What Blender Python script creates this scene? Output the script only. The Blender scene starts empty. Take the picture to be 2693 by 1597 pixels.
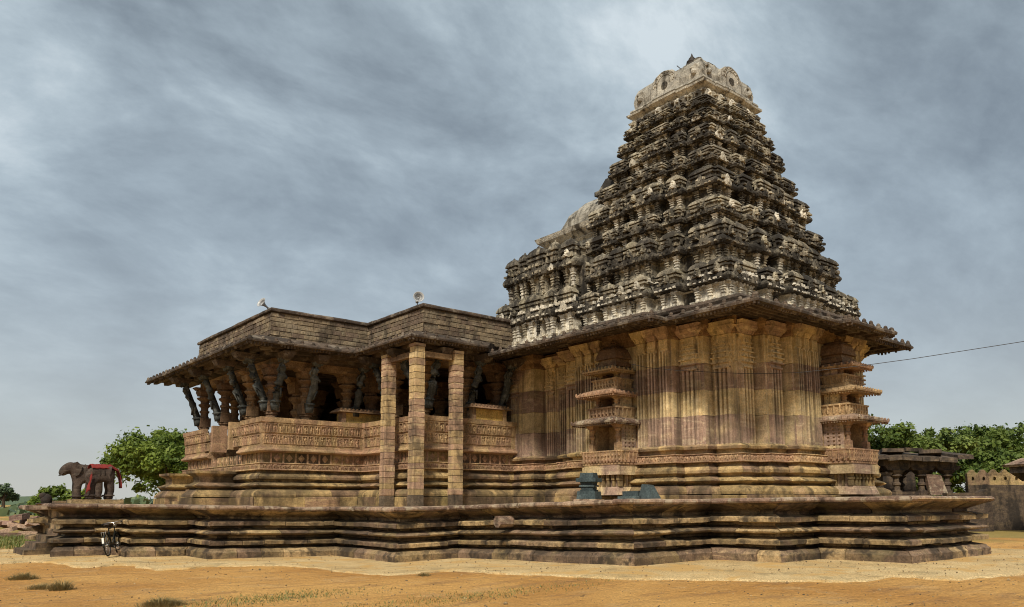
import bpy, bmesh, math, random
from mathutils import Vector, Matrix, noise
random.seed(7)
S = bpy.context.scene
COL = S.collection
R = math.radians

# ------------------------------------------------------------------ camera
YAW, PIT, ROL = 0.692565, 0.130716, -0.002419
fw = Vector((math.sin(YAW)*math.cos(PIT), math.cos(YAW)*math.cos(PIT), math.sin(PIT)))
rt = Vector((math.cos(YAW), -math.sin(YAW), 0)); up = rt.cross(fw)
rt2 = rt*math.cos(ROL)+up*math.sin(ROL); up2 = up*math.cos(ROL)-rt*math.sin(ROL)
cam = bpy.data.objects.new('camera', bpy.data.cameras.new('camera'))
COL.objects.link(cam); S.camera = cam
cam.data.sensor_width = 36; cam.data.lens = 36*2046.75/2693
cam.data.shift_y = (1052.9-798.5)/2693
cam.data.clip_end = 3000; cam.data.clip_start = 0.1
m = Matrix.Identity(4)
for i in range(3):
    m[i][0] = rt2[i]; m[i][1] = up2[i]; m[i][2] = -fw[i]
m[0][3] = 0; m[1][3] = 0; m[2][3] = 1.75
cam.matrix_world = m

# ------------------------------------------------------------------ light
SUN_DIR = Vector((-0.70, -0.54, 0.95)).normalized()      # towards the sun
w = bpy.data.worlds.new('World'); S.world = w; w.use_nodes = True
wt = w.node_tree; wn = wt.nodes; wl = wt.links; wn.clear()
def N(t, ty, **k):
    n = t.nodes.new(ty)
    for a, b in k.items():
        setattr(n, a, b)
    return n
def build_world():
    out = N(wt, 'ShaderNodeOutputWorld'); bg = N(wt, 'ShaderNodeBackground'); bg.inputs[1].default_value = 0.1
    sky = N(wt, 'ShaderNodeTexSky', sky_type='NISHITA', sun_disc=False)
    sky.sun_elevation = math.asin(SUN_DIR.z); sky.sun_rotation = math.atan2(SUN_DIR.x, SUN_DIR.y)
    tc = N(wt, 'ShaderNodeTexCoord'); sp = N(wt, 'ShaderNodeSeparateXYZ'); wl.new(tc.outputs['Generated'], sp.inputs[0])
    def M(op, a, b=None, c=None):
        n = N(wt, 'ShaderNodeMath', operation=op)
        for i, v in enumerate((a, b, c)):
            if v is None: continue
            if isinstance(v, (int, float)): n.inputs[i].default_value = v
            else: wl.new(v, n.inputs[i])
        return n.outputs[0]
    z = M('MAXIMUM', sp.outputs[2], 0.0)
    zz = M('ADD', z, 0.42)
    cb = N(wt, 'ShaderNodeCombineXYZ')
    wl.new(M('DIVIDE', sp.outputs[0], zz), cb.inputs[0]); wl.new(M('DIVIDE', sp.outputs[1], zz), cb.inputs[1])
    mp = N(wt, 'ShaderNodeMapping'); mp.inputs['Rotation'].default_value = (0, 0, R(SKY_ROT)); mp.inputs['Scale'].default_value = (1.05, 1.5, 1)
    mp.inputs['Location'].default_value = SKY_LOC
    wl.new(cb.outputs[0], mp.inputs[0])
    def nz(scale, det, ro, dist):
        n = N(wt, 'ShaderNodeTexNoise'); n.inputs['Scale'].default_value = scale; n.inputs['Detail'].default_value = det
        n.inputs['Roughness'].default_value = ro; n.inputs['Distortion'].default_value = dist
        wl.new(mp.outputs[0], n.inputs['Vector']); return n.outputs['Fac']
    big = nz(1.0, 3, 0.5, 0.25); mid = nz(2.9, 10, 0.60, 0.25); fine = nz(9.0, 8, 0.62, 0.2)
    v = M('ADD', M('ADD', M('MULTIPLY', big, 0.44), M('MULTIPLY', mid, 0.44)), M('MULTIPLY', fine, 0.12))
    cr = N(wt, 'ShaderNodeValToRGB'); e = cr.color_ramp.elements
    e[0].position = 0.385; e[0].color = (0.135, 0.165, 0.195, 1)
    e[1].position = 0.625; e[1].color = (0.64, 0.715, 0.75, 1)
    for p, c in ((0.45, (0.225, 0.272, 0.308, 1)), (0.51, (0.325, 0.390, 0.434, 1)), (0.565, (0.45, 0.53, 0.575, 1))):
        x = cr.color_ramp.elements.new(p); x.color = c
    wl.new(v, cr.inputs[0])
    # lower sky: even grey-blue overcast, then pale, slightly warm air towards the horizon
    ev = M('MULTIPLY', M('SUBTRACT', 1.0, M('MINIMUM', M('MULTIPLY', z, 1.75), 1.0)), 0.8)
    me_ = N(wt, 'ShaderNodeMix', data_type='RGBA'); wl.new(ev, me_.inputs[0]); wl.new(cr.outputs[0], me_.inputs[6]); me_.inputs[7].default_value = (0.35, 0.415, 0.465, 1)
    hz = M('POWER', M('SUBTRACT', 1.0, M('MINIMUM', M('MULTIPLY', z, 2.6), 1.0)), 2.2)
    mh = N(wt, 'ShaderNodeMix', data_type='RGBA'); wl.new(M('MULTIPLY', hz, 0.85), mh.inputs[0])
    wl.new(me_.outputs[2], mh.inputs[6]); mh.inputs[7].default_value = (0.50, 0.497, 0.462, 1)
    # bring to the level of the sky model (strength 0.1) and mix over the clear sky
    sc = N(wt, 'ShaderNodeVectorMath', operation='SCALE'); wl.new(mh.outputs[2], sc.inputs[0]); sc.inputs['Scale'].default_value = 10.5*SKY_K
    mx = N(wt, 'ShaderNodeMix', data_type='RGBA'); mx.inputs[0].default_value = 0.95
    wl.new(sky.outputs[0], mx.inputs[6]); wl.new(sc.outputs[0], mx.inputs[7])
    wl.new(mx.outputs[2], bg.inputs[0]); wl.new(bg.outputs[0], out.inputs[0])
EXPO = 1.65; SKY_ROT = 30; SKY_LOC = (4.485, 2.570, 0)
SKY_K = 1/2**EXPO
build_world()
sl = bpy.data.lights.new('sun', 'SUN'); sl.energy = 1.5; sl.angle = R(10); sl.color = (1.0, 0.915, 0.76)
so = bpy.data.objects.new('sun', sl); COL.objects.link(so)
so.rotation_euler = SUN_DIR.to_track_quat('Z', 'Y').to_euler(); so.location = (-20, -10, 30)
vs = S.view_settings
vs.view_transform = 'Standard'; vs.look = 'None'; vs.exposure = EXPO; vs.gamma = 1; vs.use_curve_mapping = False
S.render.engine = 'CYCLES'
S.cycles.max_bounces = 5; S.cycles.diffuse_bounces = 3; S.cycles.transmission_bounces = 2; S.cycles.glossy_bounces = 2; S.cycles.filter_width = 1.05

# ------------------------------------------------------------------ materials
MATS = {}
def newmat(name):
    mt = bpy.data.materials.new(name); mt.use_nodes = True
    t = mt.node_tree; t.nodes.clear(); MATS[name] = mt
    out = N(t, 'ShaderNodeOutputMaterial'); b = N(t, 'ShaderNodeBsdfPrincipled')
    b.inputs['Specular IOR Level'].default_value = 0.25
    t.links.new(b.outputs[0], out.inputs[0])
    return mt, t, b
def tnoise(t, vec, scale, det=4, ro=0.55, dist=0.0):
    n = N(t, 'ShaderNodeTexNoise'); n.inputs['Scale'].default_value = scale; n.inputs['Detail'].default_value = det
    n.inputs['Roughness'].default_value = ro; n.inputs['Distortion'].default_value = dist
    t.links.new(vec, n.inputs['Vector']); return n.outputs['Fac']
def tmap(t, vec, scale=(1, 1, 1), rot=(0, 0, 0)):
    n = N(t, 'ShaderNodeMapping'); n.inputs['Scale'].default_value = scale; n.inputs['Rotation'].default_value = rot
    t.links.new(vec, n.inputs[0]); return n.outputs[0]
def tramp(t, fac, a, b, c0=0.0, c1=1.0):
    n = N(t, 'ShaderNodeMapRange'); n.inputs[1].default_value = a; n.inputs[2].default_value = b
    n.inputs[3].default_value = c0; n.inputs[4].default_value = c1; n.interpolation_type = 'SMOOTHSTEP'
    t.links.new(fac, n.inputs[0]); return n.outputs[0]
def tmix(t, fac, a, b, mode='MIX'):
    n = N(t, 'ShaderNodeMix', data_type='RGBA', blend_type=mode)
    for i, v in ((0, fac), (6, a), (7, b)):
        if isinstance(v, (int, float)): n.inputs[i].default_value = v
        elif isinstance(v, tuple): n.inputs[i].default_value = v if len(v) == 4 else (*v, 1)
        else: t.links.new(v, n.inputs[i])
    return n.outputs[2]
def tmath(t, op, a, b=None):
    n = N(t, 'ShaderNodeMath', operation=op)
    for i, v in enumerate((a, b)):
        if v is None: continue
        if isinstance(v, (int, float)): n.inputs[i].default_value = v
        else: t.links.new(v, n.inputs[i])
    return n.outputs[0]
def tbump(t, b, h, strength, dist=0.02):
    n = N(t, 'ShaderNodeBump'); n.inputs['Strength'].default_value = strength; n.inputs['Distance'].default_value = dist
    t.links.new(h, n.inputs['Height']); t.links.new(n.outputs[0], b.inputs['Normal'])

def stone(name, ca, cb, cc, stain=(0.03, 0.025, 0.02), stain_amt=0.8, lo=0.52, hi=0.66, streak=True, rnd=0.5, patch=0.55, pale=None, pale_amt=0.0, bump=0.5, moss=0.0, vein=0.35, band=None, soot=0.0, drip=0.0, grain=0.6, pv=0.2, courses=None, sharp=0.14):
    """bedded stone: ca/cb large tone patches, cc veins, weather stains, lichen; every piece gets its own shift"""
    mt, t, b = newmat(name)
    g = N(t, 'ShaderNodeNewGeometry'); P = g.outputs['Position']
    oi = N(t, 'ShaderNodeObjectInfo'); rn = oi.outputs['Random']
    off = N(t, 'ShaderNodeVectorMath', operation='SCALE'); off.inputs[0].default_value = (3.1, 5.7, 2.3); t.links.new(rn, off.inputs['Scale'])
    ad = N(t, 'ShaderNodeVectorMath', operation='ADD'); t.links.new(P, ad.inputs[0]); t.links.new(off.outputs[0], ad.inputs[1]); Q = ad.outputs[0]
    big = tnoise(t, tmap(t, P, band) if band else P, patch, 3, 0.55, 0.6)
    f = tmath(t, 'ADD', big, tmath(t, 'MULTIPLY', tmath(t, 'SUBTRACT', rn, 0.5), rnd))
    if courses:      # each course of stone comes from another bed: its own tone, with crisp joints
        sz = N(t, 'ShaderNodeSeparateXYZ'); t.links.new(P, sz.inputs[0])
        mr = N(t, 'ShaderNodeMapRange'); t.links.new(sz.outputs[2], mr.inputs[0]); mr.inputs[1].default_value = 2.0; mr.inputs[2].default_value = 8.0
        cr = N(t, 'ShaderNodeValToRGB'); cr.color_ramp.interpolation = 'CONSTANT'; t.links.new(mr.outputs[0], cr.inputs[0])
        el = cr.color_ramp.elements
        for k, (zz, vv) in enumerate(courses):
            x = el[k] if k < 2 else el.new(1.0)
            x.position = (zz-2.0)/6.0; x.color = (vv, vv, vv, 1)
        f = tmath(t, 'ADD', tmath(t, 'MULTIPLY', f, 0.8), tmath(t, 'MULTIPLY', tmath(t, 'SUBTRACT', cr.outputs[0], 0.5), 0.62)); f = tmath(t, 'ADD', f, 0.1)
    c = tmix(t, tramp(t, f, 0.5-sharp, 0.5+sharp), ca, cb)
    v = tnoise(t, tmap(t, Q, (0.7, 0.7, 5.0), (0.35, 0.2, 0)), 1.1, 5, 0.55, 1.2)
    c = tmix(t, tmath(t, 'MULTIPLY', tramp(t, v, 0.54, 0.62), vein), c, cc)
    gr = tnoise(t, P, 20, 6, 0.72)
    c = tmix(t, grain, c, tmix(t, tramp(t, gr, 0.25, 0.75), (0.30, 0.30, 0.30), (1.68, 1.65, 1.6)), 'MULTIPLY')
    md = tnoise(t, P, 4.2, 4, 0.6)
    c = tmix(t, min(1, grain*1.1), c, tmix(t, tramp(t, md, 0.3, 0.7), (0.62, 0.62, 0.64), (1.34, 1.33, 1.30)), 'MULTIPLY')
    # brightness differs from piece to piece
    r2 = tmath(t, 'FRACT', tmath(t, 'MULTIPLY', rn, 17.3))
    c = tmix(t, 1.0, c, tmix(t, r2, (1-pv, 1-pv, 1-pv*1.05), (1+pv, 1+pv, 1+pv*.95)), 'MULTIPLY')
    if pale:
        pl = tnoise(t, P, 2.6, 7, 0.62, 0.4)
        c = tmix(t, tmath(t, 'MULTIPLY', tramp(t, pl, 0.53, 0.60), pale_amt), c, pale)
    if moss:
        ms = tnoise(t, P, 1.3, 6, 0.6, 0.3)
        c = tmix(t, tmath(t, 'MULTIPLY', tramp(t, ms, 0.5, 0.66), moss), c, (0.13, 0.125, 0.045))
    s1 = tnoise(t, tmap(t, P, (1, 1, 0.28)) if streak else P, 1.7, 8, 0.62, 0.35)
    s2 = tnoise(t, P, 7.0, 5, 0.6)
    sf = tmath(t, 'ADD', tmath(t, 'MULTIPLY', s1, 0.75), tmath(t, 'MULTIPLY', s2, 0.25))
    c = tmix(t, tmath(t, 'MULTIPLY', tramp(t, sf, lo, hi), stain_amt), c, stain)
    if drip:
        dp_ = tnoise(t, tmap(t, P, (1, 1, 0.05)), 5.5, 5, 0.6)
        c = tmix(t, tmath(t, 'MULTIPLY', tramp(t, dp_, 0.52, 0.66), drip), c, stain)
    if soot:
        so_ = tnoise(t, tmap(t, P, (1, 1, 0.45)), 0.55, 6, 0.6, 0.3)
        c = tmix(t, tmath(t, 'MULTIPLY', tramp(t, so_, 0.50, 0.62), soot), c, stain)
    t.links.new(c, b.inputs['Base Color']); b.inputs['Roughness'].default_value = 0.92
    h = tmath(t, 'ADD', md, tmath(t, 'MULTIPLY', gr, 0.6))
    tbump(t, b, h, bump*1.3, 0.045)
    return mt
YEL, PINK, BRN = (0.430, 0.285, 0.105), (0.270, 0.155, 0.105), (0.215, 0.130, 0.075)
stone('wall_stone', (0.58, 0.455, 0.255), (0.320, 0.222, 0.172), (0.66, 0.55, 0.37), stain=(0.085, 0.062, 0.044), stain_amt=0.6, lo=0.54, hi=0.68, rnd=0.12, patch=0.42, moss=0.25, soot=0.22, drip=0.62, grain=0.46, sharp=0.07, courses=((2.0, .50), (3.36, .62), (4.19, .28), (4.92, .66), (5.70, .34), (6.50, .5)))
stone('base_stone', (0.37, 0.262, 0.125), (0.225, 0.148, 0.095), (0.46, 0.34, 0.18), stain=(0.040, 0.030, 0.020), stain_amt=0.78, lo=0.48, hi=0.62, rnd=0.45, moss=0.35, soot=0.72, grain=0.5, pv=.28)
stone('platform_stone', (0.32, 0.228, 0.122), (0.170, 0.116, 0.080), (0.44, 0.32, 0.18), stain=(0.040, 0.031, 0.023), stain_amt=0.88, lo=0.46, hi=0.60, streak=False, rnd=0.7, patch=0.35, moss=0.30, soot=0.62, pv=0.36, grain=0.6)
stone('slab_stone', (0.28, 0.195, 0.140), (0.185, 0.122, 0.092), (0.48, 0.39, 0.28), stain=(0.035, 0.026, 0.02), stain_amt=0.75, lo=0.50, hi=0.63, rnd=0.5, patch=0.5, pale=(0.42, 0.36, 0.26), pale_amt=0.55)
stone('carved_stone', (0.37, 0.255, 0.140), (0.295, 0.182, 0.118), (0.47, 0.34, 0.19), stain=(0.075, 0.050, 0.034), stain_amt=0.6, lo=0.54, hi=0.68, rnd=0.35, moss=0.25)
stone('brick_stone', (0.205, 0.158, 0.105), (0.135, 0.098, 0.072), (0.32, 0.25, 0.165), stain=(0.040, 0.032, 0.024), stain_amt=0.8, lo=0.45, hi=0.64, rnd=0.9, pale=(0.36, 0.31, 0.22), pale_amt=0.3)
stone('mortar', (0.145, 0.117, 0.084), (0.085, 0.066, 0.049), (0.26, 0.21, 0.15), rnd=0.1)
stone('eave_stone', (0.092, 0.067, 0.050), (0.062, 0.045, 0.035), (0.18, 0.137, 0.10), stain=(0.030, 0.024, 0.019), stain_amt=0.8, lo=0.46, hi=0.62, streak=False, rnd=0.5, pale=(0.26, 0.22, 0.17), pale_amt=0.45)
stone('column_stone', (0.45, 0.325, 0.165), (0.36, 0.232, 0.160), (0.56, 0.43, 0.25), stain=(0.075, 0.056, 0.040), stain_amt=0.75, lo=0.50, hi=0.66, rnd=0.6, patch=0.9, vein=0.6, drip=0.45, grain=0.35)
stone('column_foot', (0.105, 0.082, 0.060), (0.085, 0.056, 0.046), (0.16, 0.12, 0.09), rnd=0.4)
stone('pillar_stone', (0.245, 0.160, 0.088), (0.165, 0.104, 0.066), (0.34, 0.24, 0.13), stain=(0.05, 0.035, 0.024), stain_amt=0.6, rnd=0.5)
stone('tower_stone', (0.33, 0.288, 0.215), (0.185, 0.158, 0.118), (0.46, 0.41, 0.32), stain=(0.028, 0.024, 0.019), stain_amt=0.92, lo=0.445, hi=0.56, rnd=0.35, patch=0.8, pale=(0.52, 0.46, 0.35), pale_amt=0.55, bump=0.8, moss=0.2)
stone('tower_dark', (0.150, 0.132, 0.104), (0.084, 0.073, 0.060), (0.25, 0.22, 0.18), stain=(0.022, 0.019, 0.016), stain_amt=0.93, lo=0.41, hi=0.56, rnd=0.35, patch=1.2, pale=(0.40, 0.36, 0.27), pale_amt=0.40, bump=0.8)
stone('tower_plaster', (0.57, 0.53, 0.455), (0.43, 0.39, 0.32), (0.65, 0.61, 0.54), stain=(0.045, 0.036, 0.027), stain_amt=0.92, lo=0.49, hi=0.60, rnd=0.3, patch=1.0, bump=0.6)
stone('crown_plaster', (0.40, 0.378, 0.335), (0.31, 0.288, 0.250), (0.48, 0.455, 0.41), stain=(0.05, 0.042, 0.03), stain_amt=0.9, lo=0.49, hi=0.61, rnd=0.2, patch=0.9, bump=0.5, drip=0.6)
stone('tower_white', (0.60, 0.56, 0.48), (0.48, 0.435, 0.355), (0.68, 0.64, 0.57), stain=(0.05, 0.042, 0.034), stain_amt=0.85, lo=0.55, hi=0.66, rnd=0.3, patch=1.0, bump=0.6, drip=0.35)
stone('basalt', (0.068, 0.073, 0.070), (0.046, 0.050, 0.048), (0.13, 0.135, 0.13), stain=(0.025, 0.025, 0.025), stain_amt=0.6, rnd=0.4, pale=(0.17, 0.18, 0.175), pale_amt=0.6)
stone('basalt_blue', (0.060, 0.082, 0.088), (0.042, 0.060, 0.066), (0.10, 0.13, 0.135), stain=(0.02, 0.025, 0.028), stain_amt=0.5, rnd=0.4)
stone('yellow_paint', (0.52, 0.36, 0.115), (0.44, 0.29, 0.09), (0.58, 0.43, 0.18), stain=(0.14, 0.09, 0.04), stain_amt=0.4, lo=0.56, hi=0.72, rnd=0.2)
stone('ruin_stone', (0.095, 0.070, 0.052), (0.058, 0.042, 0.033), (0.18, 0.13, 0.08), stain=(0.022, 0.018, 0.015), stain_amt=0.85, lo=0.45, hi=0.60, rnd=0.7, pale=(0.20, 0.14, 0.08), pale_amt=0.3)
stone('rubble_mat', (0.36, 0.25, 0.18), (0.24, 0.15, 0.12), (0.46, 0.36, 0.27), stain=(0.06, 0.05, 0.04), stain_amt=0.6, rnd=0.9)
stone('elephant_stone', (0.068, 0.050, 0.040), (0.048, 0.034, 0.028), (0.12, 0.10, 0.08), stain=(0.022, 0.022, 0.02), stain_amt=0.7, rnd=0.2, patch=1.5)

def plain(name, col, rough=0.6, metal=0.0, var=0.25, scale=20, bump=0.0):
    mt, t, b = newmat(name)
    g = N(t, 'ShaderNodeNewGeometry'); n = tnoise(t, g.outputs['Position'], scale, 5, 0.6)
    c = tmix(t, 1.0, col, tmix(t, n, (1-var,)*3, (1+var,)*3), 'MULTIPLY')
    t.links.new(c, b.inputs['Base Color']); b.inputs['Roughness'].default_value = rough; b.inputs['Metallic'].default_value = metal
    if bump: tbump(t, b, n, bump, 0.02)
    return mt
plain('red_cloth', (0.18, 0.024, 0.020), 0.85, var=0.35, scale=9, bump=0.4)
plain('horn_metal', (0.36, 0.37, 0.38), 0.38, 0.0, 0.12)
plain('horn_dark', (0.30, 0.31, 0.31), 0.5, 0.0, 0.15)
plain('tyre', (0.018, 0.017, 0.016), 0.8)
plain('chrome', (0.55, 0.55, 0.54), 0.28, 0.9, 0.1)
plain('bike_paint', (0.016, 0.019, 0.018), 0.4)
plain('white_paint', (0.75, 0.75, 0.73), 0.5)
plain('saddle_leather', (0.03, 0.02, 0.015), 0.6)
plain('cable_rubber', (0.05, 0.045, 0.045), 0.7)
plain('iron', (0.045, 0.038, 0.034), 0.65, 0.2, 0.3)

def leafmat(name, ca, cb, trans=0.25):
    mt, t, b = newmat(name)
    g = N(t, 'ShaderNodeNewGeometry'); rn = g.outputs['Random Per Island']
    n = tnoise(t, g.outputs['Position'], 0.55, 3, 0.5)
    f = tmath(t, 'ADD', tmath(t, 'MULTIPLY', rn, 0.55), tmath(t, 'MULTIPLY', tramp(t, n, 0.35, 0.65), 0.5))
    c = tmix(t, f, ca, cb)
    t.links.new(c, b.inputs['Base Color']); b.inputs['Roughness'].default_value = 0.55
    tr = N(t, 'ShaderNodeBsdfTranslucent'); t.links.new(c, tr.inputs[0])
    mx = N(t, 'ShaderNodeMixShader'); mx.inputs[0].default_value = trans
    out = [x for x in t.nodes if x.type == 'OUTPUT_MATERIAL'][0]
    t.links.new(b.outputs[0], mx.inputs[1]); t.links.new(tr.outputs[0], mx.inputs[2]); t.links.new(mx.outputs[0], out.inputs[0])
leafmat('leaf_left', (0.055, 0.098, 0.016), (0.215, 0.275, 0.045), .35)
leafmat('leaf_right', (0.045, 0.085, 0.018), (0.165, 0.215, 0.042), .35)
leafmat('leaf_pale', (0.080, 0.125, 0.030), (0.220, 0.270, 0.065), .3)
leafmat('leaf_far', (0.060, 0.092, 0.050), (0.12, 0.16, 0.075), 0.1)
leafmat('dry_grass', (0.34, 0.25, 0.11), (0.17, 0.15, 0.06), 0.3)
leafmat('green_grass', (0.16, 0.17, 0.045), (0.11, 0.14, 0.04), 0.1)
plain('bark', (0.085, 0.062, 0.042), 0.9, var=0.4, scale=8)

def ground_mat():
    mt, t, b = newmat('sand')
    g = N(t, 'ShaderNodeNewGeometry'); P = g.outputs['Position']
    big = tnoise(t, P, 0.22, 5, 0.6, 0.4)
    c = tmix(t, tramp(t, big, 0.35, 0.65), (0.48, 0.242, 0.066), (0.62, 0.350, 0.112))
    st = tnoise(t, tmap(t, P, (0.35, 1.6, 1), (0, 0, R(-50))), 1.4, 6, 0.6, 0.5)
    c = tmix(t, tmath(t, 'MULTIPLY', tramp(t, st, 0.52, 0.66), 0.55), c, (0.30, 0.165, 0.070))
    pal = tnoise(t, P, 0.8, 6, 0.62)
    c = tmix(t, tmath(t, 'MULTIPLY', tramp(t, pal, 0.54, 0.70), 0.5), c, (0.56, 0.36, 0.165))
    gr = tnoise(t, P, 26, 5, 0.7)
    c = tmix(t, 0.6, c, tmix(t, tramp(t, gr, 0.28, 0.72), (0.45, 0.44, 0.42), (1.5, 1.5, 1.5)), 'MULTIPLY')
    sp2 = tnoise(t, P, 7.5, 5, 0.7)
    c = tmix(t, tmath(t, 'MULTIPLY', tramp(t, sp2, 0.60, 0.70), 0.6), c, (0.20, 0.105, 0.045))
    v = N(t, 'ShaderNodeTexVoronoi'); v.inputs['Scale'].default_value = 2.3; t.links.new(P, v.inputs['Vector'])
    c = tmix(t, tramp(t, v.outputs['Distance'], 0.035, 0.015), c, (0.13, 0.075, 0.04))
    # grass far away
    cd = N(t, 'ShaderNodeVectorMath', operation='LENGTH'); t.links.new(P, cd.inputs[0])
    far = tmath(t, 'MULTIPLY', tramp(t, cd.outputs['Value'], 31, 38), tramp(t, tnoise(t, P, 0.13, 4, 0.6), 0.38, 0.5))
    c = tmix(t, tmath(t, 'MULTIPLY', far, 0.8), c, tmix(t, tnoise(t, P, 2.5, 4), (0.165, 0.150, 0.040), (0.30, 0.24, 0.075)))
    t.links.new(c, b.inputs['Base Color']); b.inputs['Roughness'].default_value = 0.95
    v3 = N(t, 'ShaderNodeTexVoronoi'); v3.feature = 'SMOOTH_F1'; v3.inputs['Scale'].default_value = 3.4; t.links.new(tmap(t, P, (1, 1.5, 1), (0, 0, 0.5)), v3.inputs['Vector'])   # trodden dimples
    hh = tmath(t, 'ADD', tnoise(t, P, 2.6, 8, 0.72), tmath(t, 'MULTIPLY', gr, 0.45))
    tbump(t, b, tmath(t, 'ADD', hh, tmath(t, 'MULTIPLY', tramp(t, v3.outputs['Distance'], 0.05, 0.4), 0.45)), 1.0, 0.11)
ground_mat()
def concrete_mat():
    mt, t, b = newmat('concrete')
    g = N(t, 'ShaderNodeNewGeometry'); P = g.outputs['Position']
    big = tnoise(t, P, 0.5, 5, 0.6, 0.4)
    c = tmix(t, tramp(t, big, 0.35, 0.65), (0.46, 0.322, 0.152), (0.56, 0.415, 0.215))
    c = tmix(t, tmath(t, 'MULTIPLY', tramp(t, tnoise(t, P, 1.4, 6, 0.6), 0.52, 0.66), 0.5), c, (0.21, 0.165, 0.085))
    gr = tnoise(t, P, 30, 5, 0.7)
    c = tmix(t, 0.9, c, tmix(t, tramp(t, gr, 0.28, 0.72), (0.45, 0.44, 0.42), (1.5, 1.5, 1.5)), 'MULTIPLY')
    t.links.new(c, b.inputs['Base Color']); b.inputs['Roughness'].default_value = 0.95
    # sand blown over the rim of the concrete
    c = tmix(t, tmath(t, 'MULTIPLY', tramp(t, tnoise(t, P, 0.9, 6, 0.62, 0.6), 0.50, 0.62), 0.75), c, (0.50, 0.30, 0.10)); t.links.new(c, b.inputs['Base Color'])
    tbump(t, b, tmath(t, 'ADD', tnoise(t, P, 5, 7, 0.7), tmath(t, 'MULTIPLY', gr, 0.4)), 0.8, 0.05)
concrete_mat()

# ------------------------------------------------------------------ helpers
def G(x, y):
    """gentle rise of the ground: lowest at the hall corner, higher to both sides"""
    sw = 0; sv = 0
    for px, py, v in GP:
        d = 1/((x-px)**2+(y-py)**2+4.0)**1.5
        sw += d; sv += d*v
    return sv/sw
GP = [(4.4, 26.6, .17), (7.9, 23.5, .09), (11.9, 23.5, .02), (11.9, 19.6, 0), (14.1, 16, .14), (14.1, 12.5, .245), (17.1, 10.5, .27), (18.9, 8.25, .30), (24, 8.25, .30), (3, 34, .1), (8, 13, .08), (4, 12, .05), (11, 6, .2)]

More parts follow.
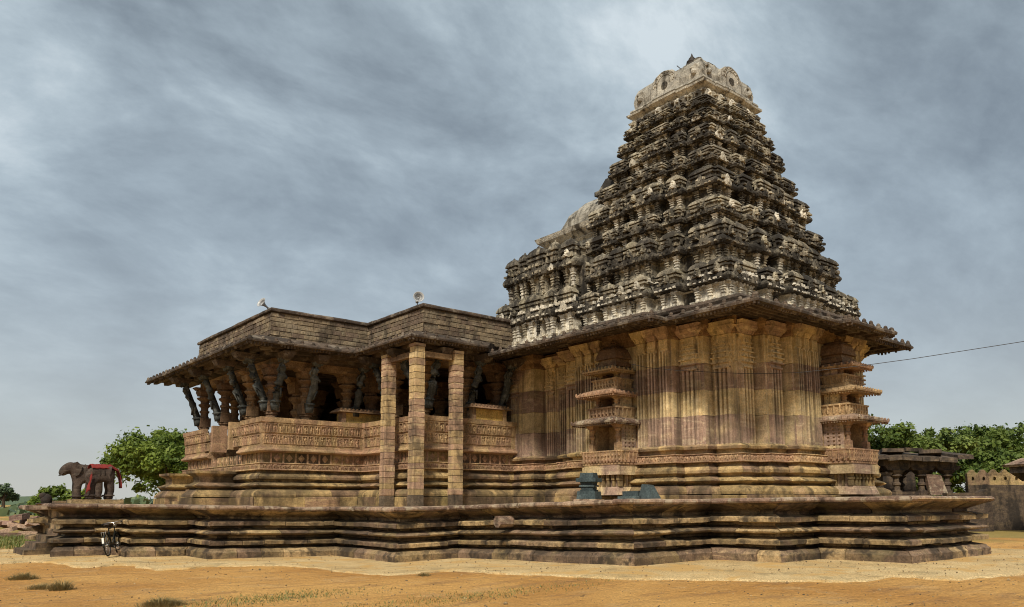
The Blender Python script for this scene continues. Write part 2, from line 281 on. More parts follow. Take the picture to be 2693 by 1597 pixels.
class MB:
    def __init__(s): s.v = []; s.f = []
    def add(s, vs, fs):
        b = len(s.v); s.v += [tuple(p) for p in vs]; s.f += [tuple(b+i for i in f) for f in fs]
    def box(s, x0, y0, z0, x1, y1, z1):
        s.add([(x0, y0, z0), (x1, y0, z0), (x1, y1, z0), (x0, y1, z0), (x0, y0, z1), (x1, y0, z1), (x1, y1, z1), (x0, y1, z1)],
              [(0, 3, 2, 1), (4, 5, 6, 7), (0, 1, 5, 4), (1, 2, 6, 5), (2, 3, 7, 6), (3, 0, 4, 7)])
    def frus(s, cx, cy, z0, z1, a0, b0, a1, b1):
        s.add([(cx-a0, cy-b0, z0), (cx+a0, cy-b0, z0), (cx+a0, cy+b0, z0), (cx-a0, cy+b0, z0),
               (cx-a1, cy-b1, z1), (cx+a1, cy-b1, z1), (cx+a1, cy+b1, z1), (cx-a1, cy+b1, z1)],
              [(0, 3, 2, 1), (4, 5, 6, 7), (0, 1, 5, 4), (1, 2, 6, 5), (2, 3, 7, 6), (3, 0, 4, 7)])
    def lathe(s, prof, n=12, cx=0, cy=0, rot=0.0, sx=1, sy=1):
        b = len(s.v)
        for r, z in prof:
            for k in range(n):
                a = rot+2*math.pi*k/n; s.v.append((cx+r*math.cos(a)*sx, cy+r*math.sin(a)*sy, z))
        for i in range(len(prof)-1):
            for k in range(n):
                k2 = (k+1) % n; s.f.append((b+i*n+k, b+i*n+k2, b+(i+1)*n+k2, b+(i+1)*n+k))
        s.f.append(tuple(b+k for k in range(n))[::-1]); s.f.append(tuple(b+(len(prof)-1)*n+k for k in range(n)))
    def tube(s, pts, rad, n=6, cap=True):
        pts = [Vector(p) for p in pts]; b = len(s.v); m_ = len(pts)
        for i, p in enumerate(pts):
            d = (pts[min(i+1, m_-1)]-pts[max(i-1, 0)]).normalized()
            a = d.cross(Vector((0, 0, 1)) if abs(d.z) < .95 else Vector((1, 0, 0))).normalized(); c = d.cross(a)
            r = rad[i] if isinstance(rad, list) else rad
            ra, rb = r if isinstance(r, tuple) else (r, r)
            for k in range(n):
                t = 2*math.pi*k/n; s.v.append(tuple(p+a*ra*math.cos(t)+c*rb*math.sin(t)))
        for i in range(m_-1):
            for k in range(n):
                k2 = (k+1) % n; s.f.append((b+i*n+k, b+(i+1)*n+k, b+(i+1)*n+k2, b+i*n+k2))
        if cap:
            s.f.append(tuple(b+k for k in range(n))); s.f.append(tuple(b+(m_-1)*n+k for k in range(n))[::-1])
    def ball(s, c, r, n=8, m_=5, rr=None):
        rx, ry, rz = rr or (r, r, r)
        prof = [(math.sin(math.pi*(i+.15)/(m_+.3)), -math.cos(math.pi*(i+.15)/(m_+.3))) for i in range(m_+1)]
        b = len(s.v); s.lathe(prof, n)
        for i in range(b, len(s.v)):
            x, y, z = s.v[i]; s.v[i] = (c[0]+x*rx, c[1]+y*ry, c[2]+z*rz)
    def prism(s, pts, d0, d1, fr):
        """extrude a 2-D outline; fr maps (u, v, depth) to 3-D"""
        n = len(pts); b = len(s.v)
        s.v += [tuple(fr(u, v, d0)) for u, v in pts]+[tuple(fr(u, v, d1)) for u, v in pts]
        s.f.append(tuple(b+i for i in range(n))[::-1]); s.f.append(tuple(b+n+i for i in range(n)))
        for i in range(n):
            j = (i+1) % n; s.f.append((b+i, b+j, b+n+j, b+n+i))
    def xform(s, mat, start=0):
        for i in range(start, len(s.v)): s.v[i] = tuple(mat @ Vector(s.v[i]))
        return s
    def rough(s, amp, freq=3.0, start=0):
        for i in range(start, len(s.v)):
            p = Vector(s.v[i]); d = noise.noise_vector(p*freq); s.v[i] = tuple(p+d*amp)
        return s
    def mesh(s, name, smooth=False):
        me = bpy.data.meshes.new(name); me.from_pydata(s.v, [], s.f); me.validate(); me.update()
        bm = bmesh.new(); bm.from_mesh(me); bmesh.ops.recalc_face_normals(bm, faces=bm.faces); bm.to_mesh(me); bm.free()
        if smooth:
            for p in me.polygons: p.use_smooth = True
        return me
    def build(s, name, mat, parent=None, smooth=False, **k):
        return link(name, s.mesh(name, smooth), mat, parent, **k)
def link(name, me, mat, parent=None, label=None, cat=None, group=None, kind=None, matrix=None):
    o = bpy.data.objects.new(name, me); COL.objects.link(o)
    if me is not None and mat is not None and not me.materials: me.materials.append(MATS[mat])
    if parent is not None: o.parent = parent
    if matrix is not None: o.matrix_local = matrix
    if label: o['label'] = label
    if cat: o['category'] = cat
    if group: o['group'] = group
    if kind: o['kind'] = kind
    return o
def thing(name, label, cat, loc=(0, 0, 0), rz=0, group=None):
    o = bpy.data.objects.new(name, None); COL.objects.link(o); o.location = loc; o.rotation_euler = (0, 0, rz)
    o.empty_display_size = 0.2
    o['label'] = label; o['category'] = cat
    if group: o['group'] = group
    return o
def place(x, y, z, rz=0, sc=(1, 1, 1)):
    return Matrix.Translation((x, y, z)) @ Matrix.Rotation(rz, 4, 'Z') @ Matrix.Diagonal((*sc, 1))

def miter(poly, i, o, closed):
    n = len(poly); p = Vector(poly[i])
    def nrm(a, b):
        d = (Vector(b)-Vector(a)).normalized(); return Vector((d.y, -d.x))
    a = nrm(poly[i-1], poly[i]) if (closed or i > 0) else None
    b = nrm(poly[i], poly[(i+1) % n]) if (closed or i < n-1) else None
    if a is None: a = b
    if b is None: b = a
    mv = (a+b)/(1+a.dot(b)+1e-6)
    return p+mv*o
def sweep(mb, poly, prof, closed=True, caps=True):
    """profile [(offset, z)] swept along a mitred outline; the profile is an open strip"""
    n = len(poly); b = len(mb.v); k = len(prof)
    for i in range(n):
        for o, z in prof:
            q = miter(poly, i, o, closed); mb.v.append((q.x, q.y, z))
    for i in range(n if closed else n-1):
        j = (i+1) % n
        for a in range(k-1): mb.f.append((b+i*k+a, b+j*k+a, b+j*k+a+1, b+i*k+a+1))
    if closed and caps:
        mb.f.append(tuple(b+i*k for i in range(n))[::-1]); mb.f.append(tuple(b+i*k+k-1 for i in range(n)))
def blocks(name, mat, parent, poly, prof, seg, edges, closed=True, gap=0.006, jo=0.006, jz=0.003, amp=0.008, freq=2.5, nseg=3, warp=None, limit=None, keep=None, smin=0.3, endmin=0.0, vary=0.35):
    """cut a moulding course that runs round an outline into single stones; prof is a closed cross-section (offset, z)"""
    n = len(poly); res = []
    for ei in edges:
        A = Vector(poly[ei]); B = Vector(poly[(ei+1) % n]); d = (B-A).normalized(); L = (B-A).length; nr = Vector((d.y, -d.x))
        cuts = [0.0]
        while L-cuts[-1] > max(seg*1.45, endmin*1.05):
            stp = seg*random.uniform(1-vary, 1+vary)
            if len(cuts) == 1: stp = max(stp, endmin)
            cuts.append(cuts[-1]+stp)
            if L-cuts[-1] < max(seg*smin, endmin): cuts.pop(); break
        cuts.append(L)
        for ci in range(len(cuts)-1):
            s0, s1 = cuts[ci], cuts[ci+1]
            if keep and not keep(ei, s0, s1): continue
            do = random.uniform(-jo, jo); dz = random.uniform(-jz, jz)
            mb = MB(); k = len(prof)
            ns = max(1, min(nseg, int((s1-s0)/0.18)+1)) if not endmin else max(1, int((s1-s0)/.5))
            for q in range(ns+1):
                s = s0+(s1-s0)*q/ns
                for o, z in prof:
                    oo = o+do; ss = s
                    sa = (miter(poly, ei, oo, closed)-A-nr*oo).dot(d); sb = L+(miter(poly, (ei+1) % n, oo, closed)-B-nr*oo).dot(d)
                    if q == 0: ss = sa if ci == 0 else s+gap*.5
                    elif q == ns: ss = sb if ci == len(cuts)-2 else s-gap*.5
                    if q and sa > 0: ss = max(ss, min(sa, sb))
                    if q < ns and sb < L: ss = min(ss, max(sa, sb))
                    p = A+d*ss+nr*oo
                    v = Vector((p.x, p.y, z+dz))
                    if warp: v.z += warp(v.x, v.y)
                    if amp:
                        nv = noise.noise_vector(Vector((v.x, v.y, v.z*1.6))*freq); v += nv*amp
                    mb.v.append(tuple(v))
            for q in range(ns):
                for a in range(k):
                    c = (a+1) % k; mb.f.append((q*k+a, q*k+c, (q+1)*k+c, (q+1)*k+a))
            mb.f.append(tuple(range(k))[::-1]); mb.f.append(tuple(ns*k+a for a in range(k)))
            res.append(mb.build(name, mat, parent))
    return res

# ------------------------------------------------------------------ ground
def axis(lo, hi, a, b, st):
    r = []; x = a
    while x < b: r.append(x); x += st
    o = st; x = b
    while x < hi: r.append(x); o *= 1.35; x += o
    r.append(hi); o = st; x = a; l = []
    while x > lo: o *= 1.35; x -= o; l.append(max(x, lo))
    return l[::-1]+r
def ground():
    xs = axis(-900, 1400, -4, 34, 0.45); ys = axis(-300, 1600, 4, 40, 0.45); mb = MB()
    for y in ys:
        for x in xs:
            z = G(x, y)
            if -4 < x < 34 and 4 < y < 40:
                z += (0.012*noise.noise(Vector((x*0.5, y*0.5, 0)))+0.008*noise.noise(Vector((x*2.1, y*2.1, 3)))) * (1 if inside((x, y), APRON) else 1.6)
            mb.v.append((x, y, z))
    n = len(xs)
    for j in range(len(ys)-1):
        for i in range(n-1): mb.f.append((j*n+i, j*n+i+1, (j+1)*n+i+1, (j+1)*n+i))
    mb.build('ground', 'sand', smooth=True, kind='structure', label='bare orange sandy ground in front of the temple')
APRON = [(1.84, 26.38), (3.0, 25.17), (3.88, 25.13), (4.14, 24.52), (4.26, 23.1), (4.45, 22.72), (5.54, 22.78), (5.7, 20.9), (6.29, 20.75), (7.02, 20.96), (7.96, 20.79), (8.97, 20.19), (9.32, 19.32), (9.05, 17.32), (9.08, 16.27), (9.4, 15.62), (10.13, 15.64), (10.89, 15.63), (11.14, 14.75), (11.2, 13.8), (11.35, 12.7), (11.6, 11.75), (12.0, 10.8), (12.6, 10.1), (13.3, 9.2), (13.8, 8.4), (14.1, 7.7), (14.9, 7.3), (16.1, 7.15), (15.97, 6.69), (16.19, 6.1), (17.14, 5.9), (18.53, 5.85), (20.87, 5.42), (27, 5.0), (27, 9.5), (20, 9.5), (18, 12), (15, 14), (15, 20.5), (12.8, 24.5), (9, 26.5), (7, 32), (0, 36), (0, 30)]
def inside(p, poly):
    x, y = p; c = False; n = len(poly)
    for i in range(n):
        x1, y1 = poly[i]; x2, y2 = poly[i-1]
        if (y1 > y) != (y2 > y) and x < (x2-x1)*(y-y1)/(y2-y1)+x1: c = not c
    return c
ground()
def apron():
    # ragged rim: subdivide and shake, then fill with a grid so that it follows the ground
    pts = []
    n = len(APRON)
    for i in range(n):
        a = Vector(APRON[i]); b = Vector(APRON[(i+1) % n]); k = max(1, int((b-a).length/0.12)) if i < 33 else 4
        for j in range(k):
            p = a.lerp(b, j/k); q = noise.noise_vector(Vector((p.x*1.3, p.y*1.3, 0)))*0.22+noise.noise_vector(Vector((p.x*6, p.y*6, 5)))*0.05
            pts.append((p.x+q.x, p.y+q.y))
    segs = [(Vector(pts[i-1]), Vector(pts[i])) for i in range(len(pts))]
    st = 0.2; ins = {}; idx = {}; mb = MB()
    X0, Y0, nx, ny = -1.0, 4.0, 145, 170
    for i in range(nx+1):
        for j in range(ny+1): ins[i, j] = inside((X0+i*st, Y0+j*st), pts)
    def vert(i, j):
        if (i, j) in idx: return idx[i, j]
        x, y = X0+i*st, Y0+j*st; dz = 0.034+0.006*noise.noise(Vector((x*1.2, y*1.2, 9)))
        if not ins[i, j]:           # pull the rim onto the ragged outline and bury it
            p = Vector((x, y)); best = None
            for u, v in segs:
                if abs(u.x-x) > .8 or abs(u.y-y) > .8: continue
                d = v-u; t = max(0, min(1, (p-u).dot(d)/max(1e-9, d.dot(d)))); q = u+d*t; l = (q-p).length
                if best is None or l < best[0]: best = (l, q)
            if best: x, y = best[1]
            dz = -0.03
        idx[i, j] = len(mb.v); mb.v.append((x, y, G(x, y)+dz)); return idx[i, j]
    for i in range(nx):
        for j in range(ny):
            c = [(i, j), (i+1, j), (i+1, j+1), (i, j+1)]
            if any(ins[k] for k in c): mb.f.append(tuple(vert(*k) for k in c))
    mb.build('pavement', 'concrete', kind='structure', label='rough pale concrete apron with a ragged edge along the platform foot')
apron()

# ------------------------------------------------------------------ platform
PV = [(4.4, 31.9), (4.4, 26.6), (6.2, 26.6), (6.2, 25.5), (7.9, 25.5), (7.9, 23.5), (11.9, 23.5), (11.9, 19.6), (14.1, 19.6), (14.1, 12.5), (17.1, 12.5), (17.1, 10.5), (18.9, 10.5), (18.9, 8.25), (23.8, 8.25),
      (23.8, 10.5), (30.3, 10.5), (30.3, 19.6), (33, 19.6), (33, 39), (11.9, 39), (11.9, 35), (7.9, 35), (7.9, 33), (6.2, 33), (6.2, 31.9)]
plat = thing('temple_platform', 'stepped brown sandstone platform with moulded courses under the whole temple', 'platform', (14, 20, 0))
def at0(o):   # keep world coordinates for meshes written in world space
    o.matrix_parent_inverse = o.parent.matrix_world.inverted(); return o
plat.location = (0, 0, 0)
mb = MB()
def warp_sweep(mb, poly, prof):
    b = len(mb.v); sweep(mb, poly, prof)
    for i in range(b, len(mb.v)):
        x, y, z = mb.v[i]; mb.v[i] = (x, y, z+G(x, y))
warp_sweep(mb, PV, [(-0.5, -0.2), (-0.5, 1.3), (-0.5, 1.5)])
mb.build('core', 'platform_stone', plat)
mb = MB(); st = 0.5; ix = {}
for i in range(int((33-4)/st)+1):
    for j in range(int((39-8)/st)+1):
        c = (4+st*(i+.5), 8+st*(j+.5))
        if not inside(c, PV): continue
        q = []
        for a, b in ((0, 0), (1, 0), (1, 1), (0, 1)):
            k = (i+a, j+b)
            if k not in ix:
                x, y = 4+st*k[0], 8+st*k[1]; ix[k] = len(mb.v)
                mb.v.append((x, y, G(x, y)+1.588+0.012*noise.noise(Vector((x, y, 0))) if inside((x, y), PV) else G(x, y)+1.52))
            q.append(ix[k])
        mb.f.append(tuple(q))
mb.build('paving', 'concrete', plat)
VE = range(0, 14)
def keepst(ei, s0, s1): return not (ei == 0 and s1 > 1.9 and s0 < 3.9)
I = -0.75
blocks('plinth_stone', 'platform_stone', plat, PV, [(0, -.15), (.01, .20), (-.05, .25), (-.08, .30), (-.38, .36), (I, .36), (I, -.15)], 1.15, VE, warp=G, jo=.042, amp=.015, keep=keepst, freq=4.2, nseg=7, gap=.018, jz=.012, vary=.5)
blocks('groove_stone', 'platform_stone', plat, PV, [(-.39, .34), (-.38, .40), (-.06, .435), (-.055, .53), (-.08, .55), (-.38, .62), (I, .63), (I, .34)], .95, VE, warp=G, jo=.042, amp=.015, keep=keepst, freq=4.2, nseg=7, gap=.018, jz=.012, vary=.5)
blocks('pointed_stone', 'platform_stone', plat, PV, [(-.39, .62), (-.40, .68), (-.02, .745), (.0, .78), (-.04, .81), (-.38, .91), (I, .91), (I, .62)], 1.1, VE, warp=G, jo=.042, amp=.015, keep=keepst, freq=4.2, nseg=7, gap=.018, jz=.012, vary=.5)
blocks('band_stone', 'platform_stone', plat, PV, [(-.39, .90), (-.38, .96), (-.045, 1.0), (-.04, 1.10), (-.06, 1.12), (-.38, 1.19), (I, 1.19), (I, .90)], .9, VE, warp=G, jo=.042, amp=.015, keep=keepst, freq=4.2, nseg=7, gap=.018, jz=.012, vary=.5)
blocks('cove_stone', 'platform_stone', plat, PV, [(-.39, 1.18), (-.39, 1.24), (-.36, 1.27), (-.01, 1.42), (.06, 1.435), (.06, 1.47), (I, 1.47), (I, 1.18)], 1.25, VE, warp=G, jo=.042, amp=.015, keep=keepst, freq=4.2, nseg=7, gap=.018, jz=.012, vary=.5)
blocks('rim_slab', 'slab_stone', plat, PV, [(.10, 1.468), (.145, 1.485), (.165, 1.52), (.155, 1.57), (.11, 1.597), (I, 1.605), (I, 1.468)], 1.2, VE, warp=G, jo=.042, amp=.015, keep=keepst, freq=4.2, nseg=7, gap=.018, jz=.012, vary=.5)
# stair at the far end
for k in range(8):
    x0 = 3.93+.30*min(k, 3)+.10*max(0, k-3); mb = MB(); mb.box(x0, 28.0, -.1 if k == 0 else .05+.2*k, 5.6, 30.1, .14+.2*(k+1)); mb.rough(.012, 2)
    mb.build('stair_step', 'platform_stone', plat)
# loose slab sticking out of the broken end, octagonal spout in the side
mb = MB(); mb.box(3.75, 27.0, 1.58, 4.5, 27.7, 1.70); mb.rough(.02); mb.build('broken_slab', 'slab_stone', plat)
mb = MB(); mb.lathe([(.17, 0), (.17, .5)], 8, rot=R(22.5)); mb.lathe([(.10, .49), (.10, .506)], 4, rot=R(45)); mb.xform(place(14.18, 17.15, 1.22) @ Matrix.Rotation(R(-90), 4, 'Y')); mb.build('drain_spout', 'slab_stone', plat)

# ------------------------------------------------------------------ temple
tem = thing('temple', 'carved sandstone temple with pillared hall and tall dark stepped tower', 'temple')
tem.location = (0, 0, 0)
CX, CY = 22.3, 16.25
HP = [(10.4, 33.1), (10.4, 25.56), (14.17, 25.56), (14.17, 21.78), (30.4, 21.78), (30.4, 36.9), (14.17, 36.9), (14.17, 33.1)]
HE = range(0, 4)
def hall_end(ei, s0, s1): return not (ei == 3 and s0 > 4.3)
def hall_gap(ei, s0, s1): return hall_end(ei, s0, s1) and not (ei == 0 and s1 > 3.35 and s0 < 5.0)
Ih = -0.35
def base_courses(poly, edges, d, keep, seg=1.1, fr=1.0):
    """moulded base; d shifts all offsets"""
    P_ = lambda l: [(o+d if o > -.3 else o, z) for o, z in l]
    blocks('plinth_block', 'base_stone', tem, poly, P_([(.60, 1.5), (.605, 1.93), (.58, 1.945), (Ih, 1.945), (Ih, 1.5)]), seg*1.1, edges, keep=keep, amp=.010, freq=4, gap=.015, jo=.018, jz=.006, nseg=5)
    blocks('sloped_block', 'base_stone', tem, poly, P_([(.58, 1.962), (.585, 2.03), (.55, 2.10), (.42, 2.19), (.26, 2.23), (Ih, 2.23), (Ih, 1.962)]), seg, edges, keep=keep, amp=.013, freq=4, gap=.015, jo=.022, jz=.007, nseg=5)
    blocks('pointed_block', 'base_stone', tem, poly, P_([(.24, 2.225), (.30, 2.26), (.47, 2.315), (.49, 2.335), (.46, 2.365), (.24, 2.46), (Ih, 2.46), (Ih, 2.225)]), seg, edges, keep=keep, amp=.013, freq=4, gap=.015, jo=.022, jz=.007, nseg=5)
    blocks('moulded_block', 'base_stone', tem, poly, P_([(.20, 2.455), (.24, 2.52), (.375, 2.56), (.385, 2.64), (.33, 2.70), (.22, 2.80), (.20, 2.845), (Ih, 2.845), (Ih, 2.455)]), seg, edges, keep=keep, amp=.010, freq=4, gap=.015, jo=.018, jz=.006, nseg=5)
    blocks('frieze_block', 'carved_stone', tem, poly, P_([(.36, 2.848), (.375, 2.86), (.37, 2.89), (.32, 2.90), (.32, 3.06), (.35, 3.075), (.34, 3.095), (Ih, 3.095), (Ih, 2.848)]), seg*.9, edges, keep=keep, amp=.005)
base_courses(HP, HE, 0.0, hall_end)
blocks('panel_block', 'base_stone', tem, HP, [(.16, 3.092), (.165, 3.44), (Ih, 3.44), (Ih, 3.092)], 1.2, HE, keep=hall_end)
blocks('seat_block', 'carved_stone', tem, HP, [(.19, 3.44), (.36, 3.465), (.39, 3.50), (.38, 3.55), (.31, 3.60), (.30, 3.66), (Ih, 3.66), (Ih, 3.44)], 1.0, HE, keep=hall_gap, amp=.008)
blocks('seat_back', 'carved_stone', tem, HP, [(.27, 3.655), (.275, 4.08), (.29, 4.09), (.33, 4.44), (.36, 4.46), (.37, 4.62), (.18, 4.63), (.10, 3.655)], 1.25, HE, keep=hall_gap, amp=.006)
mb = MB(); sweep(mb, [(15.5, 36.7), (14.3, 36.7), (14.3, 33.0), (10.5, 33.0)], [(.25, 3.05), (.3, 4.6), (.05, 4.6), (.05, 3.05)], closed=False); mb.build('rear_seat_back', 'carved_stone', tem)
# relief panels of the seat backs, two rows
def relief_mesh(kind, var=0):
    rv_ = random.Random(var*7+1); j = lambda a: rv_.uniform(-a, a)
    mb = MB(); w_, h_ = .10, .155                                     # half width / half height, x along, -y outwards
    mb.box(-w_, -.022, -h_, -w_+.022, .01, h_); mb.box(w_-.022, -.022, -h_, w_, .01, h_)
    mb.box(-w_+.02, -.028, h_-.03, w_-.02, .01, h_); mb.box(-w_+.02, -.022, -h_, w_-.02, .01, -h_+.02)
    if kind == 0:   # lozenge
        mb.add([(j(.02), -.03, .10+j(.02)), (.062+j(.015), -.004, j(.03)), (j(.02), -.03, -.11+j(.02)), (-.062+j(.015), -.004, j(.03)), (0, -.04+j(.01), 0)], [(0, 4, 1), (1, 4, 2), (2, 4, 3), (3, 4, 0)])
        mb.ball((j(.03), -.02, -.02+j(.05)), .024, 6, 3)
    else:           # small standing figure
        hx_ = j(.025); mb.ball((hx_, -.014, .08+j(.012)), .026, 6, 4); mb.ball((hx_*.4, -.014, .015), .04, 6, 4, (.036, .028, .05))
        mb.tube([(-.02, -.012, -.02), (-.03, -.014, -.08), (-.02, -.012, -.135)], .017, 5); mb.tube([(.02, -.012, -.02), (.026, -.014, -.08), (.03, -.012, -.135)], .017, 5)
        mb.tube([(.03, -.012, .04), (.062, -.014, j(.05)), (.045, -.014, .07+j(.05))], .011, 4); mb.tube([(-.03, -.012, .04), (-.062, -.014, j(.05)), (-.045+j(.03), -.014, -.03+j(.08))], .011, 4)
    return mb.mesh('relief_panel')
RM = [relief_mesh(0, k) for k in range(3)]+[relief_mesh(1, k) for k in range(6)]
for me in RM: me.materials.append(MATS['carved_stone'])
def along(poly, ei):
    A = Vector(poly[ei]); B = Vector(poly[(ei+1) % len(poly)]); d = (B-A).normalized(); return A, d, (B-A).length, Vector((d.y, -d.x))
for ei in HE:
    A, d, L, nr = along(HP, ei)
    if ei == 3: L = 4.2
    ends = (-.25 if ei in (0, 1, 3) else .4, L+(.25 if ei in (0, 2) else -.4))
    s = ends[0]+.14
    while s < ends[1]-.1:
        if not (ei == 0 and 3.2 < s < 5.12):
            a = math.atan2(d.y, d.x)
            for zc, off, me in ((4.275, .315, RM[random.randrange(3)]), (3.90, .278, RM[3+random.randrange(6)])):
                p = A+d*s+nr*off
                link('relief_panel', me, None, tem, matrix=Matrix.Translation((p.x, p.y, zc)) @ Matrix.Rotation(a, 4, 'Z') @ Matrix.Rotation(R(6 if zc > 4 else 2), 4, 'X'))
        s += .225
# processional relief of the friezes (many tiny animals) and strips of the panel band: joined
def frieze_relief(poly, edges, off, zlo, zhi, keep, name='frieze_relief', step=.16, dz=0):
    mb = MB()
    for ei in edges:
        A, d, L, nr = along(poly, ei); s = -.15
        while s < L+.15:
            if keep(ei, s, s+.1):
                b = len(mb.v); h = zhi-zlo
                mb.ball((0, 0, h*.55), .05, 6, 3, (.055, .028, h*.30)); mb.ball((.055, -.005, h*.68), .03, 5, 3, (.03, .025, h*.24))
                mb.box(-.045, -.018, 0, -.02, .01, h*.5); mb.box(.02, -.018, 0, .045, .01, h*.5); mb.box(.07, -.02, h*.1, .088, .0, h*.6)
                a = math.atan2(d.y, d.x); p = A+d*s+nr*off
                mb.xform(Matrix.Translation((p.x, p.y, zlo)) @ Matrix.Rotation(a, 4, 'Z') @ Matrix.Diagonal((random.choice((1, -1)), 1, random.uniform(.9, 1.1), 1)), b)
            s += step*random.uniform(.85, 1.2)
    mb.build(name, 'carved_stone', tem, kind='stuff')
frieze_relief(HP, HE, .325, 2.90, 3.06, hall_end)
mb = MB()
for ei in HE:
    A, d, L, nr = along(HP, ei); s = .1
    if ei == 3: L = 4.2
    a = math.atan2(d.y, d.x)
    while s < L:
        p = A+d*s+nr*.165; b = len(mb.v)
        mb.box(-.03, -.03, 3.10, .03, .02, 3.44)
        mb.add([(.22, -.04, 3.27), (.10, -.004, 3.27), (.22, -.004, 3.41), (.34, -.004, 3.27), (.22, -.004, 3.13)], [(0, 1, 2), (0, 2, 3), (0, 3, 4), (0, 4, 1)])
        mb.xform(Matrix.Translation((p.x, p.y, 0)) @ Matrix.Rotation(a, 4, 'Z'), b); s += .44
mb.build('panel_relief', 'carved_stone', tem, kind='stuff')
# stair flanks at the hall entrance (moulded like the base)
for y0, y1 in ((27.4, 28.4), (30.55, 31.7)):
    fp = [(10.3, y1), (8.75, y1), (8.75, y0), (10.3, y0)]
    fl = dict(closed=False)
    for nm, pr in (('flank_stone', [(.15, 1.5), (.155, 1.93), (-.4, 1.945), (-.4, 1.5)]), ('flank_stone', [(.14, 1.962), (.14, 2.03), (.0, 2.19), (-.10, 2.25), (-.4, 2.25), (-.4, 1.962)]),
                   ('flank_stone', [(-.12, 2.245), (.06, 2.33), (.07, 2.36), (-.16, 2.47), (-.4, 2.47), (-.4, 2.245)]), ('flank_stone', [(-.17, 2.465), (-.15, 2.66), (.03, 2.78), (.04, 2.86), (-.4, 2.87), (-.4, 2.465)])):
        blocks(nm, 'base_stone', tem, fp, pr, 1.3, range(3), closed=False, amp=.012)
    mb = MB(); mb.box(8.95, y0+.2, 1.55, 10.2, y1-.2, 2.862); mb.build('flank_core', 'base_stone', tem)
for k in range(6):
    mb = MB(); mb.box(8.75+.3*k, 28.5, 1.55, 10.6, 30.5, 1.82+.22*k); mb.build('entrance_step', 'base_stone', tem)
for y in (28.05, 29.83):                                            # door posts closing the seat backs
    mb = MB(); mb.box(10.0, y-.10, 3.66, 10.55, y+.10, 4.66); mb.rough(.006); mb.build('seat_end_post', 'carved_stone', tem)
# hall core, floor, roof
mb = MB(); sweep(mb, HP, [(-.02, 1.55), (-.02, 3.08)]); mb.build('floor', 'base_stone', tem)
mb = MB(); sweep(mb, HP, [(-.25, 6.78), (-.15, 7.42)]); mb.build('roof_slab', 'eave_stone', tem)
# beams under the roof edge
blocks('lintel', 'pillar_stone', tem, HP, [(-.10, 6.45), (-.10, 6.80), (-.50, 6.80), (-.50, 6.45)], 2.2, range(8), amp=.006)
# parapet: single stones
mb = MB(); sweep(mb, HP, [(-.035, 7.36), (-.035, 8.34)], caps=False); sweep(mb, HP, [(-.40, 8.34), (-.40, 7.36)], caps=False); sweep(mb, HP, [(-.035, 8.34), (-.40, 8.34)], caps=False)
par = mb.build('parapet', 'mortar', tem)
zc = 7.38
for k in range(6):
    h = (.13, .17, .145, .18, .15, .155)[k]
    blocks('brick', 'brick_stone', par, HP, [(-.03, zc+.007), (.0, zc+.012), (.0, zc+h-.012), (-.03, zc+h-.006), (-.2, zc+h-.006), (-.2, zc+.007)], .40, HE, gap=.014, jo=.016, amp=.012, freq=5, nseg=2, vary=.55,
           keep=lambda ei, a, b: not (ei == 3 and a > 4.3) and random.random() > .012)
    zc += h
blocks('coping_stone', 'eave_stone', par, HP, [(.05, 8.335), (.075, 8.36), (.075, 8.42), (.03, 8.475), (-.12, 8.50), (-.38, 8.49), (-.46, 8.335)], 1.0, range(8), amp=.014, jo=.012)
# far parapet faces stay plain masonry behind the coping

# eaves ------------------------------------------------------------------
EP = [(9.1, 36.0), (9.1, 24.26), (12.87, 24.26), (12.87, 20.48), (15.95, 20.48), (15.95, 13.35), (16.55, 13.35), (16.55, 10.5), (20.6, 10.5), (20.6, 10.2), (23.4, 10.2), (23.4, 10.8), (25.9, 10.8), (25.9, 14.0), (28.0, 14.0), (28.0, 20.5), (32.0, 20.5), (32, 38.2), (12.87, 38.2), (12.87, 36.0)]
hall_prof = [(.0, 6.95), (.01, 7.0), (-.03, 7.05), (-.5, 7.27), (-1.3, 7.46), (-1.45, 7.46), (-1.45, 6.70), (-1.25, 6.72), (-1.0, 6.76), (-.98, 6.88), (-.78, 6.88), (-.76, 6.80), (-.62, 6.82), (-.60, 6.95), (-.40, 6.95), (-.38, 6.87), (-.28, 6.88), (-.26, 6.99), (-.14, 6.99), (-.12, 6.93)]
shr_prof = [(0, 6.68), (0.01, 6.74), (-0.03, 6.79), (-0.5, 6.96), (-1.1, 7.1), (-1.6, 7.2), (-2.5, 7.26), (-2.5, 7.02), (-2.0, 6.98), (-1.72, 6.935), (-1.7, 7.025), (-1.52, 6.993), (-1.5, 6.9), (-1.4, 6.884), (-1.38, 6.974), (-1.2, 6.942), (-1.18, 6.849), (-1.08, 6.833), (-1.06, 6.923), (-0.88, 6.891), (-0.86, 6.798), (-0.76, 6.782), (-0.74, 6.872), (-0.56, 6.84), (-0.54, 6.746), (-0.44, 6.73), (-0.42, 6.82), (-0.24, 6.788), (-0.22, 6.695), (-0.12, 6.665)]
blocks('eave_slab', 'eave_stone', tem, EP, hall_prof, 1.1, [0, 1, 2, 3], amp=.016, jo=.015, jz=.008, gap=.01, endmin=1.6)
blocks('eave_slab', 'eave_stone', tem, EP, shr_prof, 1.1, range(4, 15), amp=.018, jo=.02, jz=.01, gap=.01, endmin=2.7)
